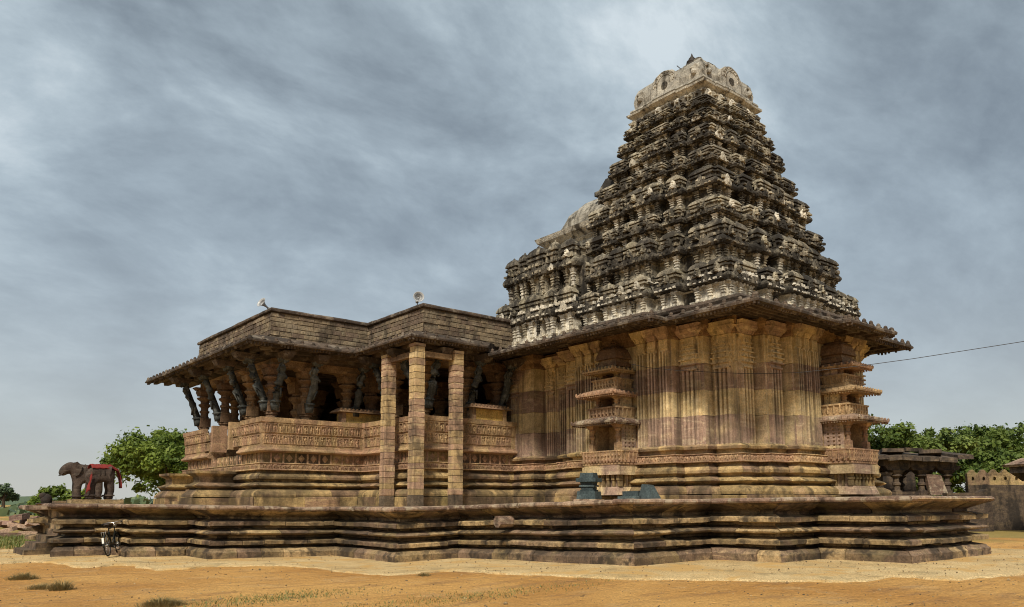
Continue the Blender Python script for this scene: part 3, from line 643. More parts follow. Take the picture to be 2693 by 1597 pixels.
# knobs on the rim, drops below it
kn = MB(); kn.ball((0, 0, .05), .075, 7, 4, (.07, .06, .075)); kn.frus(0, 0, -.03, .03, .085, .075, .06, .05)
km = kn.mesh('eave_knob', True); km.materials.append(MATS['eave_stone'])
dr = MB()
for ei in range(0, 14):
    A, d, L, nr = along(EP, ei); zt = 7.03 if ei < 4 else 6.77; zb = 6.93 if ei < 4 else 6.67
    s = .12
    while s < L-.05:
        p = A+d*s-nr*.09; link('eave_knob', km, None, tem, matrix=place(p.x, p.y, zt+.025, math.atan2(d.y, d.x), (1, 1, random.uniform(.75, 1.2))))
        s += .44*random.uniform(.9, 1.1)
    s = .05
    while s < L:
        if random.random() > .12:
            p = A+d*s-nr*.10; dr.frus(p.x, p.y, zb-.075*random.uniform(.6, 1.1), zb+.02, .022, .022, .034, .034)
        s += .115
dr.build('eave_drops', 'eave_stone', tem, kind='stuff')

# hall pillars -------------------------------------------------------------
def pillar_mesh(z0, z1, full):
    mb = MB(); f = (z1-z0)
    q = lambda t: z0+f*t
    if full: mb.box(-.3, -.3, z0, .3, .3, q(.22))
    mb.lathe([(.25, q(0)), (.25, q(.04)), (.21, q(.05)), (.21, q(.08)), (.26, q(.09)), (.26, q(.12)), (.2, q(.13))], 14)
    mb.box(-.245, -.245, q(.13), .245, .245, q(.33))
    mb.lathe([(.2, q(.325)), (.215, q(.36)), (.18, q(.37)), (.18, q(.44)), (.225, q(.45)), (.23, q(.49)), (.17, q(.50)), (.17, q(.56)), (.27, q(.60)), (.30, q(.63)), (.20, q(.655)), (.20, q(.70)), (.36, q(.755)), (.38, q(.78)), (.24, q(.80)), (.24, q(.83))], 14)
    mb.frus(0, 0, q(.825), q(.90), .28, .28, .34, .34); mb.box(-.34, -.34, q(.90), .34, .34, q(.945))
    mb.frus(0, 0, q(.945), q(1.0), .42, .22, .55, .25); mb.frus(0, 0, q(.944), q(.999), .22, .42, .25, .55)
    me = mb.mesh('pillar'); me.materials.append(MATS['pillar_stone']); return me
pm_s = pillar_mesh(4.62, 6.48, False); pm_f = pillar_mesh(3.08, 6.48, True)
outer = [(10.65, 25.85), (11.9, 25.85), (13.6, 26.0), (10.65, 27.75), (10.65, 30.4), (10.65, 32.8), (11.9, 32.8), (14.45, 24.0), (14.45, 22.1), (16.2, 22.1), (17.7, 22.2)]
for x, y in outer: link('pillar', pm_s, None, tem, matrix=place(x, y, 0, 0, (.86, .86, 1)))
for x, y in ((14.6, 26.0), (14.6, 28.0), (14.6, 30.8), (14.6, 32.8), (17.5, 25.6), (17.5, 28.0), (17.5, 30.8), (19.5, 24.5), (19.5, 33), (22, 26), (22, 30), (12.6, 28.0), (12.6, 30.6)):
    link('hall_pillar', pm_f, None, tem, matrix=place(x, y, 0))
mb = MB(); mb.box(18.6, 22.4, 3.0, 30.2, 22.8, 6.8); mb.box(29.8, 22.8, 3.0, 30.2, 36.5, 6.8); mb.box(14.4, 36.2, 3.0, 29.8, 36.5, 6.8); mb.box(12.2, 32.75, 3.0, 14.3, 33.0, 6.7); mb.box(14.3, 33.0, 3.0, 14.55, 36.3, 6.7); mb.build('inner_and_shading_wall', 'pillar_stone', tem)  # last two boxes added to close the far porch side and darken the hall
# carved dark brackets that lean out from the pillars to the eave
def bracket_mesh(var):
    mb = MB(); rnd = random.Random(var)
    bot = Vector((.24, 0, .05)); top = Vector((.92, 0, 1.60))
    mb.frus(.24, 0, -.18, .10, .09, .09, .14, .13); mb.frus(.27, 0, .10, .17, .16, .15, .13, .12)
    pts = []; rad = []
    prof = [(0, .10), (.06, .085), (.14, .075), (.24, .10), (.33, .105), (.42, .125), (.50, .085), (.57, .11), (.64, .12), (.68, .06), (.72, .085), (.78, .095), (.83, .055)]
    for t, r in prof:
        p = bot.lerp(top, t); p += Vector((math.sin(t*6+var)*.035, math.sin(t*9+var*2)*.05, 0)); pts.append(p); rad.append((r*1.15, r*1.1))
    mb.tube(pts, rad, 9)
    e = pts[-1]
    mb.tube([pts[3]+Vector((0, .06, 0)), pts[4]+Vector((.10, .10, 0)), pts[2]+Vector((.14, .08, 0))], [.05, .045, .035], 6)       # bent leg
    mb.tube([pts[8]+Vector((0, .08, 0)), pts[7]+Vector((.05, .17, -.02)), pts[6]+Vector((.10, .12, .05))], [.04, .036, .03], 6)
    mb.tube([pts[8]+Vector((0, -.08, 0)), pts[9]+Vector((.04, -.17, .05)), pts[11]+Vector((.05, -.10, .1))], [.04, .036, .03], 6)
    sc = [bot.lerp(top, .80)+Vector((.09+.10*math.cos(a), 0, .08+.10*math.sin(a))) for a in [k*.6 for k in range(9)]]
    mb.tube(sc, [.05]*9, 6); mb.frus(.86, 0, 1.42, 1.62, .13, .12, .20, .15)
    back = [bot.lerp(top, t)+Vector((-.06, 0, .02)) for t in (0, .3, .6, .95)]; mb.tube(back, [(.05, .11)]*4, 6)
    mb.rough(.02, 7)
    mb.xform(Matrix.Diagonal((1, 1.12, 1, 1)))
    me = mb.mesh('bracket_figure', True); me.materials.append(MATS['basalt']); return me
BM = [bracket_mesh(k) for k in range(3)]
W_, S_, D_ = math.pi, -math.pi/2, -math.pi*.75
BR = [(10.65, 25.85, W_), (10.65, 25.85, S_), (11.9, 25.85, S_), (10.65, 27.75, W_), (10.65, 30.4, W_), (10.65, 32.8, W_), (13.75, 25.9, S_), (14.45, 24.0, W_), (14.45, 22.1, W_), (14.45, 22.1, S_), (16.2, 22.1, S_), (17.6, 22.1, S_)]
for i, (x, y, a) in enumerate(BR):
    link('bracket_figure', BM[i % 3], None, tem, matrix=place(x+.02*math.cos(a), y+.02*math.sin(a), 5.08, a))
    mb = MB(); mb.frus(1.0, 0, 6.62, 6.80, .30, .16, .42, .22); mb.frus(1.0, 0, 6.56, 6.63, .2, .12, .3, .16); mb.xform(place(x, y, 0, a)); mb.build('bracket_block', 'eave_stone', tem)
# two little yellow shrines on the seat backs
for (x, y, a, lx) in ((14.05, 25.75, 0, .95), (16.85, 21.75, 0, .85)):
    mb = MB(); mb.box(-lx+.18, -.16, 4.60, lx-.18, .4, 5.02); mb.xform(place(x, y, 0, a)); o = mb.build('seat_shrine', 'yellow_paint', tem)
    for sx in (-1, 1):
        mb = MB(); mb.box(sx*(lx-.16)-.07, -.22, 4.60, sx*(lx-.16)+.07, .1, 5.04); mb.xform(place(x, y, 0, a)); mb.build('shrine_post', 'carved_stone', o)
    mb = MB(); mb.frus(0, .05, 5.03, 5.10, lx+.1, .42, lx+.05, .36); mb.frus(0, .05, 5.10, 5.20, lx+.05, .36, lx-.1, .2)
    k = -lx
    while k < lx: mb.ball((k, -.30, 5.12), .05, 6, 3); k += .16
    mb.xform(place(x, y, 0, a)); mb.build('shrine_eave', 'carved_stone', o)

# shrine block ---------------------------------------------------------------
def shrine_plan():
    sd = [(3.65, 3.65), (2.85, 3.65), (2.85, 4.05), (2.0, 4.05), (2.0, 4.4), (-2.0, 4.4), (-2.0, 4.05), (-2.85, 4.05), (-2.85, 3.65), (-3.65, 3.65)]
    p = [(CX-4.2, 22.2), (CX-4.2, 20.6)]
    p += [(CX-3.65, 20.6)]
    p += [(CX-dp, CY+t) for t, dp in sd[1:]]
    p += [(CX-t, CY-dp) for t, dp in sd[1:]]
    p += [(CX+3.65, 22.2)]
    return p
SP = shrine_plan()
nS = len(SP)
SE = range(0, nS-2)
base_courses(SP, SE, -.08, lambda *a: True, 1.0)
frieze_relief(SP, SE, .245, 2.90, 3.06, lambda *a: True)
mb = MB(); sweep(mb, SP, [(-.12, 1.55), (-.12, 7.05)]); mb.build('shrine_core', 'wall_stone', tem)
blocks('gutter_block', 'base_stone', tem, SP, [(.10, 3.09), (.10, 3.20), (.22, 3.23), (.24, 3.30), (.14, 3.36), (-.3, 3.36), (-.3, 3.09)], .9, SE, amp=.007)
for z0, z1 in ((3.362, 4.19), (4.195, 4.92), (4.925, 5.70), (5.705, 6.50)):
    blocks('wall_slab', 'wall_stone', tem, SP, [(0, z0+.003), (0, z1-.003), (-.25, z1-.003), (-.25, z0+.003)], 1.35, SE, amp=.004, jo=.006, gap=.007, nseg=2)
blocks('corbel_block', 'pillar_stone', tem, SP, [(.02, 6.502), (.06, 6.54), (.06, 6.68), (.16, 6.78), (.18, 6.97), (-.25, 6.97), (-.25, 6.502)], .8, SE, amp=.012)
def pil_mesh(w_, kind):
    mb = MB(); z0, z1 = 3.362, 6.50
    if kind == 0:      # bundle of shafts with a tall tiered capital
        for dx in (-.36, -.12, .12, .36):
            mb.box(dx*w_-.06*w_, -.11, z0, dx*w_+.06*w_, .02, z1-.95)
        mb.box(-.5*w_, -.03, z0, .5*w_, .02, z1-.02)
        z = z1-.98
        for i, (h, hw, dp) in enumerate(((.05, .42, .10), (.10, .46, .06), (.045, .5, .12), (.10, .47, .085), (.035, .5, .13), (.11, .42, .085), (.035, .46, .12), (.10, .37, .075), (.03, .4, .11), (.10, .31, .065), (.03, .34, .10), (.14, .24, .06))):
            mb.box(-hw*w_, -dp*1.6, z, hw*w_, .02, z+h); z += h
        mb.box(-.5*w_, -.075, z1-.10, .5*w_, .02, z1)
        for sx in (-1, 1): mb.box(sx*.46*w_-.05*w_, -.04, z1-.95, sx*.46*w_+.05*w_, .02, z1-.12)
        mb.frus(0, -.02, z1+.01, z1+.10, .48*w_, .11, .60*w_, .15); mb.frus(0, -.04, z1+.10, z1+.22, .60*w_, .17, .80*w_, .27); mb.frus(0, -.05, z1+.22, z1+.34, .74*w_, .24, .84*w_, .30)
    else:              # plain flat strip with a slanted head
        mb.box(-.5*w_, -.05, z0, .5*w_, .02, z1-.35); [mb.box(dx*w_-.09*w_, -.13, z0, dx*w_+.09*w_, .02, z1-.35) for dx in (-.38, 0, .38)]; mb.frus(0, -.01, z1-.35, z1-.28, .55*w_, .055, .6*w_, .075); mb.box(-.5*w_, -.11, z1-.28, .5*w_, .02, z1)
        mb.frus(0, -.02, z1+.01, z1+.13, .5*w_, .11, .66*w_, .17); mb.frus(0, -.05, z1+.13, z1+.34, .62*w_, .20, .82*w_, .28)
    me = mb.mesh('pilaster'); me.materials.append(MATS['wall_stone']); return me
PW = {}
def pil(ei, frac, w_, kind):
    A, d, L, nr = along(SP, ei); p = A+d*(L*frac)+nr*.004
    k = (round(w_, 2), kind)
    if k not in PW: PW[k] = pil_mesh(w_, kind)
    link('pilaster', PW[k], None, tem, matrix=place(p.x, p.y, 0, math.atan2(d.y, d.x)))
for ei in SE:
    A, d, L, nr = along(SP, ei)
    if ei == 0: pil(ei, .42, .5, 0)
    elif L > 3: [pil(ei, f, .30, 1) for f in (.06, .17, .28, .72, .83, .94)]
    elif L > 1.2: pil(ei, .25, .42, 0); pil(ei, .70, .42, 0)
    elif L > .7: pil(ei, .5, .62, 0)

# stepped miniature shrines on the two faces, built facing -y then turned
def mini_shrine(x, y, rz, label):
    M0 = place(x, y, 0, rz)
    ca = 'carved_stone'
    def B(name, mat, f, par=None):
        mb = MB(); f(mb); mb.rough(.005, 6); mb.xform(M0); return mb.build(name, mat, par or tem)
    hw, dp = .74, .95       # half width, depth from wall (y from 0 back to dp)
    def base(mb):
        mb.frus(0, dp/2, 1.96, 2.20, hw-.02, dp/2+.05, hw-.12, dp/2-.02)
        mb.box(-hw+.20, .14, 2.20, hw-.20, dp, 2.56)
        mb.box(-hw-.02, -.05, 2.555, hw+.02, dp, 2.80); mb.box(-hw+.02, 0, 2.80, hw-.02, dp, 2.86)
    root = B('miniature_shrine', 'wall_stone', base)
    def lowp(mb):
        for i in range(7):
            u = -hw+.12+i*(2*hw-.24)/6; mb.box(u-.035, .05, 2.21, u+.035, .2, 2.55); mb.box(u-.055, .03, 2.40, u+.055, .2, 2.46)
        for i in range(4):
            v = .15+i*.22
            for sx in (-1, 1): mb.box(sx*(hw-.17)-.04, v-.03, 2.21, sx*(hw-.17)+.04, v+.03, 2.55)
    B('base_balusters', 'base_stone', lowp, root)
    def friez(mb):
        mb.frus(0, dp/2, 2.855, 2.90, hw+.02, dp/2+.02, hw+.02, dp/2+.02); mb.frus(0, dp/2, 2.90, 3.24, hw-.02, dp/2-.02, hw+.06, dp/2+.06); mb.box(-hw-.07, -.07, 3.235, hw+.07, dp, 3.275)
    fb = B('balcony', ca, friez, root)
    def fbal(mb):
        for i in range(11):
            u = -hw+.06+i*(2*hw-.12)/10; mb.box(u-.018, -.065, 2.92, u+.018, .05, 3.24); mb.ball((u+.07, -.02, 2.99), .04, 5, 3); mb.ball((u+.07, -.035, 3.13), .032, 5, 3)
        for i in range(6):
            v = .02+i*.17
            for sx in (-1, 1): mb.box(sx*(hw+.03)-.035, v-.018, 2.92, sx*(hw+.03)+.035, v+.018, 3.24); mb.ball((sx*(hw+.01), v+.07, 3.0), .04, 5, 3)
    B('balcony_relief', ca, fbal, root)['kind'] = 'stuff'
    lev = [(3.275, 4.06, .56, .10, 4.06, .30), (4.58, 4.92, .42, .22, 4.92, .32), (5.46, 5.66, .36, .30, 5.66, .25)]
    for li, (z0, z1, pw, py, ze, ov) in enumerate(lev):
        # cella walls left and right with pierced screens, open middle
        def cell(mb):
            for sx in (-1, 1):
                mb.box(sx*pw-.02-.10*(sx > 0), py+.16, z0, sx*pw+.02+.10*(sx < 0), dp, z1)
            mb.box(-pw, dp-.12, z0, pw, dp, z1)
        B('cella', 'carved_stone', cell, root)
        for sx in (-1, 1):
            def post(mb):
                h = z1-z0; cx, cy = sx*(pw-.04), py+.08
                mb.box(cx-.085, cy-.085, z0, cx+.085, cy+.085, z0+h*.30)
                mb.lathe([(.075, z0+h*.29), (.06, z0+h*.33), (.06, z0+h*.48), (.085, z0+h*.52), (.085, z0+h*.60), (.06, z0+h*.63), (.065, z0+h*.74), (.10, z0+h*.80), (.10, z0+h*.84), (.07, z0+h*.87)], 8, cx, cy)
                mb.frus(cx, cy, z0+h*.86, z1, .085, .085, .15, .15)
            B('post', 'carved_stone', post, root)
            def scr(mb):   # pierced screen: bars leave a grid of square holes
                xx = sx*(pw+.025); v0, v1 = py+.22, dp-.12; nz = max(2, int((z1-z0)/.12)); nv = 3
                for i in range(nz+1):
                    z = z0+.06+(z1-z0-.12)*i/nz; mb.box(xx-.03, v0, z-.03, xx+.03, v1, z+.03)
                for i in range(nv+1):
                    v = v0+(v1-v0)*i/nv; mb.box(xx-.028, v-.05, z0, xx+.028, v+.05, z1)
            B('pierced_screen', 'wall_stone', scr, root)
        def eave(mb):
            a = pw+ov+.02; b = ov+.18
            y0 = py-b
            def ring(z, e):  # rectangle from wall outwards
                return [(-a+e, y0+e, z), (a-e, y0+e, z), (a-e, dp, z), (-a+e, dp, z)]
            vs = ring(ze+.0, .26)+ring(ze+.015, 0)+ring(ze+.06, -.01)+ring(ze+.16, .16)+ring(ze+.22, .34)
            fs = []
            for r_ in range(4):
                for i in range(4):
                    j = (i+1) % 4; fs.append((r_*4+i, r_*4+j, r_*4+4+j, r_*4+4+i))
            fs += [(3, 2, 1, 0), (16, 17, 18, 19)]
            mb.add(vs, fs)
            u = -a
            while u <= a+.01: mb.ball((u, y0+.02, ze+.085), .045, 6, 3, (.04, .04, .06)); u += 2*a/9
            v = y0+.15
            while v < dp-.05:
                for sx in (-1, 1): mb.ball((sx*(a-.02), v, ze+.085), .045, 6, 3, (.04, .04, .06))
                v += .19
            u = -a+.05
            while u < a: mb.box(u-.016, y0+.03, ze-.035, u+.016, y0+.08, ze+.02); u += .085
            v = y0+.1
            while v < dp:
                for sx in (-1, 1): mb.box(sx*(a-.05)-.025, v-.016, ze-.035, sx*(a-.05)+.025, v+.016, ze+.02)
                v += .085
        B('shrine_eave', 'slab_stone' if li == 0 else ca, eave, root)
        if li < 2:
            zz0, zz1 = (4.22, 4.60) if li == 0 else (5.12, 5.48); a2 = (.60, .50)[li]; yb = (.08, .18)[li]
            def bal(mb):
                mb.box(-a2, yb, zz0, a2, dp, zz0+.09); mb.frus(0, (yb+dp)/2, zz0+.09, zz1-.05, a2-.05, (dp-yb)/2-.05, a2-.01, (dp-yb)/2-.01); mb.box(-a2-.02, yb-.02, zz1-.05, a2+.02, dp, zz1)
                for i in range(8):
                    u = -a2+.07+i*(2*a2-.14)/7; mb.box(u-.02, yb-.012, zz0+.09, u+.02, yb+.06, zz1-.05)
                    if i < 7: mb.ball((u+(a2-.07)/7, yb+.02, (zz0+zz1)/2), .04, 5, 3)
                for i in range(4):
                    v = yb+.06+i*.19
                    for sx in (-1, 1): mb.box(sx*(a2)-.025, v-.02, zz0+.09, sx*(a2)+.012, v+.02, zz1-.05)
            B('upper_balcony', ca, bal, root)
    def dome(mb):
        mb.box(-.42, .28, 5.86, .42, dp, 5.98); mb.box(-.34, .34, 5.98, .34, dp, 6.10); mb.box(-.44, .26, 6.10, .44, dp, 6.16)
        pr = [(.42, 6.16), (.40, 6.24), (.33, 6.40), (.22, 6.50), (.10, 6.55)]
        for i in range(len(pr)-1): mb.frus(0, .62, pr[i][1], pr[i+1][1], pr[i][0], .34, pr[i+1][0], .34*pr[i+1][0]/.42+.02)
        mb.lathe([(.10, 6.54), (.12, 6.60), (.05, 6.64), (.07, 6.68), (.02, 6.74)], 8, 0, .6)
    B('roof_dome', 'pillar_stone', dome, root)
    root['label'] = label
mini_shrine(CX-5.35, CY, -math.pi/2, 'tiered miniature pavilion standing out from the left wall face')
mini_shrine(CX+.05, CY-5.35, 0, 'tiered miniature pavilion standing out from the right wall face')

# ------------------------------------------------------------------ tower
def ratha(cx, cy, hx, hy, st=.09, slot=.045):
    """stepped square: corner, middle and centre ribs of each face, parted by narrow grooves; FACES lists the rib faces (edge index within a side)"""
    def side(h, ho):
        s1, s2, g = st*ho*.5, st*ho*1.1, -slot*ho
        return [(-h, 0), (-h*.64, 0), (-h*.64, g), (-h*.555, g), (-h*.555, s1), (-h*.34, s1), (-h*.34, g*.7), (-h*.265, g*.7), (-h*.265, s2),
                (h*.265, s2), (h*.265, g*.7), (h*.34, g*.7), (h*.34, s1), (h*.555, s1), (h*.555, g), (h*.64, g), (h*.64, 0)]
    p = []
    for t, dpt in side(hy, hx): p.append((cx-hx-dpt, cy-t))
    for t, dpt in side(hx, hy): p.append((cx+t, cy-hy-dpt))
    for t, dpt in side(hy, hx): p.append((cx+hx+dpt, cy+t))
    for t, dpt in side(hx, hy): p.append((cx-t, cy+hy+dpt))
    return p
FACES = (0, 4, 8, 12, 16); NS = 17
# shared small carvings, all facing -y, origin at their foot on the wall plane
def proto(name, mat, f, smooth=False):
    mb = MB(); f(mb); me = mb.mesh(name, smooth); me.materials.append(MATS[mat]); return me
def f_pil(mb):        # height 1
    mb.box(-.11, -.10, 0, .11, .05, .10); mb.box(-.085, -.08, .10, .085, .05, .52); mb.box(-.12, -.115, .30, .12, .05, .38)
    mb.box(-.12, -.115, .52, .12, .05, .60); mb.box(-.08, -.075, .60, .08, .05, .68); mb.box(-.14, -.135, .68, .14, .05, .76); mb.box(-.10, -.09, .76, .10, .05, .82); mb.frus(0, -.03, .82, 1.0, .12, .09, .19, .15)
def f_gav(mb):        # horseshoe plaque, height 1, width ~1
    out = [(-.45, 0), (-.5, .25), (-.40, .52), (-.22, .74), (-.10, .84), (0, 1.0), (.10, .84), (.22, .74), (.40, .52), (.5, .25), (.45, 0)]
    mb.prism(out, -.16, .12, lambda u, v, d: (u, d, v))
    mb.lathe([(.33, -.05), (.30, .0), (.2, .0)], 10); b = len(mb.v)-30
    mb.xform(Matrix.Translation((0, -.17, .38)) @ Matrix.Rotation(R(90), 4, 'X'), b)
    b = len(mb.v); mb.ball((0, -.2, .36), .13, 6, 4, (.10, .10, .2))
def f_kuta(mb):       # little shrine block with domed head; 1 x 1 footprint half .5
    mb.box(-.48, -.42, 0, .48, .3, .10); mb.box(-.40, -.34, .10, .40, .3, .34); mb.box(-.5, -.44, .34, .5, .3, .46)
    mb.box(-.36, -.30, .46, .36, .3, .56)
    for a, b in (((.52, .46, .56), (.50, .44, .66)), ((.50, .44, .66), (.38, .34, .84)), ((.38, .34, .84), (.16, .16, .97))):
        mb.frus(0, -.02, a[2], b[2], a[0], a[1], b[0], b[1])
    mb.ball((0, -.02, 1.0), .09, 6, 3)
def f_fig(mb):        # seated figure with arched halo, height 1
    mb.prism([(-.36, 0), (-.38, .5), (-.22, .85), (0, 1.0), (.22, .85), (.38, .5), (.36, 0)], -.06, .08, lambda u, v, d: (u, d, v))
    mb.ball((0, -.14, .70), .12, 7, 4); mb.ball((0, -.14, .42), .2, 7, 4, (.17, .12, .2)); mb.ball((0, -.18, .17), .2, 7, 4, (.32, .14, .14))
    mb.box(-.4, -.26, -.02, .4, .05, .07)
def f_small(mb):      # short upright plaque
    mb.box(-.22, -.10, 0, .22, .08, .7); mb.frus(0, -.02, .7, 1.0, .22, .09, .08, .06); mb.ball((0, -.12, .42), .13, 6, 3)
T_PIL = {m_: proto('wall_pilaster', m_, f_pil) for m_ in ('tower_stone', 'tower_plaster', 'tower_white')}
T_GAV = {m_: proto('gable_plaque', m_, f_gav) for m_ in ('tower_dark', 'tower_plaster')}
T_KUT = {m_: proto('shrine_block', m_, f_kuta) for m_ in ('tower_stone', 'tower_dark')}
T_FIG = {m_: proto('seated_figure', m_, f_fig, True) for m_ in ('tower_plaster', 'tower_stone')}
T_SML = {m_: proto('plaque', m_, f_small) for m_ in ('tower_plaster', 'tower_stone', 'tower_dark')}
def storey(name, cx, cy, hx, hy, z0, z1, sides, first=False, st=.09, skip=None, lab=None, plainsides=()):
    H = z1-z0; rr = random.Random(int(z0*100)+int(cx))
    pl = ratha(cx, cy, hx, hy, st)
    e = .075*min(1, H/1.2)+.03
    q = lambda t: z0+H*t
    mb = MB()
    sweep(mb, pl, [(.0, z0-.02), (.02, q(.06)), (-.05, q(.075)), (-.05, q(.10)), (.0, q(.12)), (-.10, q(.14)), (-.12, q(.46)), (-.06, q(.47)), (-.03, q(.50)), (-.08, q(.52))])
    mb.rough(.012, 4)
    root = mb.build(name, 'tower_white' if first else 'tower_stone', tem)
    if lab: root['label'] = lab
    mb = MB()     # heavy rolled cornice, weathered black
    sweep(mb, pl, [(-.10, q(.50)), (.06, q(.515)), (e*.8, q(.55)), (e, q(.59)), (e*.9, q(.64)), (e*.45, q(.69)), (-.02, q(.715)), (-.12, q(.72))])
    mb.rough(.022, 3.5); mb.build('cornice', 'tower_dark', root)
    mb = MB()     # attic band behind the little shrines
    sweep(mb, pl, [(-.12, q(.71)), (-.08, q(.74)), (-.16, q(.76)), (-.18, q(.92)), (-.12, q(.94)), (-.14, q(.985)), (-.3, q(1.0))])
    mb.rough(.012, 4); mb.build('attic', 'tower_plaster' if first else 'tower_stone', root)
    stuff = MB()
    n = len(pl)
    for ei in range(n):
        sd = ei//NS
        if sd not in sides: continue
        A, d, L, nr = along(pl, ei); a = math.atan2(d.y, d.x)
        if ei % NS not in FACES: continue
        mid = A+d*(L/2)
        if skip and skip(mid): continue
        big = L > hx*.5
        # pilasters of the wall zone
        np_ = max(2, int(round(L/.40)))
        for k in range(np_ if sd not in plainsides else 0):
            u = L*(k+.5)/np_; p = A+d*u+nr*(-.10)
            mt_ = 'tower_white' if first and rr.random() < .8 else ('tower_plaster' if rr.random() < .22 else 'tower_stone')
            link('wall_pilaster', T_PIL[mt_], None, root, matrix=place(p.x, p.y, q(.13), a, (.62, .7, H*.345)))
        # gable plaques on the cornice
        ng = 1 if L < 1.3 else 3
        for k in range(ng if sd not in plainsides else 0):
            u = L*(k+.5)/ng; p = A+d*u+nr*(e*.72); s_ = min(.36, L/ng*.6)*(1.25 if (k == 1 and ng == 3) else 1)
            link('gable_plaque', T_GAV['tower_plaster' if rr.random() < .07 else 'tower_dark'], None, root, matrix=place(p.x, p.y, q(.535), a+rr.uniform(-.04, .04), (s_, .38, min(.34*H, s_*1.05))))
        # row of little shrines and figures on top of the cornice
        nk = 1 if L < 1.15 else (2 if L < 1.7 else 3)
        for k in range(nk):
            u = L*(k+.5)/nk; p = A+d*u+nr*(-.12); s_ = L/nk*.96
            link('shrine_block', T_KUT['tower_dark' if rr.random() < .32 else 'tower_stone'], None, root, matrix=place(p.x, p.y, q(.715), a+rr.uniform(-.05, .05), (s_, .42, H*.42*rr.uniform(.94, 1.06))))
            p = A+d*u+nr*(.07); fs = min(.26, .27*H)
            if sd not in plainsides and rr.random() < .6:
                link('seated_figure', T_FIG['tower_plaster' if rr.random() < .12 else 'tower_stone'], None, root, matrix=place(p.x, p.y, q(.72), a+rr.uniform(-.1, .1), (fs*1.1, .45, fs*1.15)))
        # fine carvings, joined
        for zz, off, hh in ((.02, .01, .05), (.475, -.03, .05), (.70, .10, .06), (.75, -.10, .13), (.555, e*.95, .04), (.08, -.03, .05), (.90, -.12, .08)):
            u = .05
            while u < L:
                if rr.random() < .8:
                    ww = rr.uniform(.03, .07); p = A+d*u+nr*off; b = len(stuff.v); h2 = hh*H*rr.uniform(.6, 1.5)
                    if rr.random() < .75: stuff.box(-ww, -.045, 0, ww, .04, h2)
                    else: stuff.frus(0, 0, 0, h2*1.2, ww, .05, ww*.4, .03)
                    stuff.xform(place(p.x, p.y, q(zz), a), b)
                u += rr.uniform(.12, .24)
    if stuff.v: stuff.build('fine_carving', 'tower_white' if first else 'tower_stone', root, kind='stuff')
    return root
# plinth between eave and first storey
mb = MB(); sweep(mb, ratha(CX, CY, 4.15, 4.15), [(.0, 7.1), (.22, 7.22), (.26, 7.30), (.20, 7.40), (-.05, 7.44), (-.3, 7.44)]); mb.rough(.02, 3); mb.build('tower_plinth', 'eave_stone', tem)
TX, TY = 22.18, 16.33
HT = [(7.4, 3.98), (8.4, 3.72), (9.3, 3.40), (10.2, 3.14), (11.1, 2.90), (11.9, 2.66), (12.8, 2.40), (13.6, 2.16), (14.4, 1.95), (15.2, 1.74), (16, 1.5)]
def hz_at(z):
    for (a, b), (c, d) in zip(HT, HT[1:]):
        if z <= c: return b+(d-b)*(z-a)/(c-a)
LV = []; z_ = 7.42
for dz in (1.22, 1.32, .96, 1.14, .86, .95, .69, .60):
    LV.append((z_, z_+dz, hz_at(z_+dz*.45)-.09)); z_ += dz
for i, (z0, z1, h) in enumerate(LV):
    storey('tower_storey', TX, TY, h, h, z0, z1, (0, 1, 2, 3), first=(i == 0), st=.075, plainsides=(2, 3))
    mb = MB(); mb.box(TX-h*.93, TY-h*.93, z0, TX+h*.93, TY+h*.93, z1-.02); mb.build('tower_core', 'tower_dark', tem)
# neck mouldings and crown
zt = LV[-1][1]
nkp = ratha(TX, TY, 1.56, 1.56, .05, .02)
mb = MB(); sweep(mb, nkp, [(.10, zt-.05), (.14, zt+.07), (.0, zt+.12), (-.03, zt+.20), (.10, zt+.26), (.12, zt+.32), (-.02, zt+.37), (-.05, zt+.45), (.06, zt+.50), (.15, zt+.56), (.16, zt+.63), (.0, zt+.66), (-.2, zt+.66)]); mb.rough(.016, 4); mb.build('tower_neck', 'tower_plaster', tem)
for ei in range(4*NS):
    if ei % NS not in FACES: continue
    A, d, L, nr = along(nkp, ei); a = math.atan2(d.y, d.x)
    for k in range(2):
        p = A+d*(L*(k+.5)/2)+nr*.08; link('neck_plaque', T_SML[random.choice(('tower_plaster', 'tower_stone', 'tower_dark'))], None, tem, matrix=place(p.x, p.y, zt+.06, a, (.55, .7, .28)))
zc0 = zt+.64; cp = ratha(TX, TY, 1.52, 1.52, .045, .0)
mb = MB(); sweep(mb, cp, [(-.1, zc0), (.06, zc0+.03), (.12, zc0+.10), (.10, zc0+.17), (.0, zc0+.20), (-.03, zc0+.24), (-.01, zc0+.48), (-.05, zc0+.74), (-.13, zc0+.95), (-.28, zc0+1.08), (-.48, zc0+1.13)]); mb.rough(.03, 2.2); crown = mb.build('tower_crown', 'crown_plaster', tem)
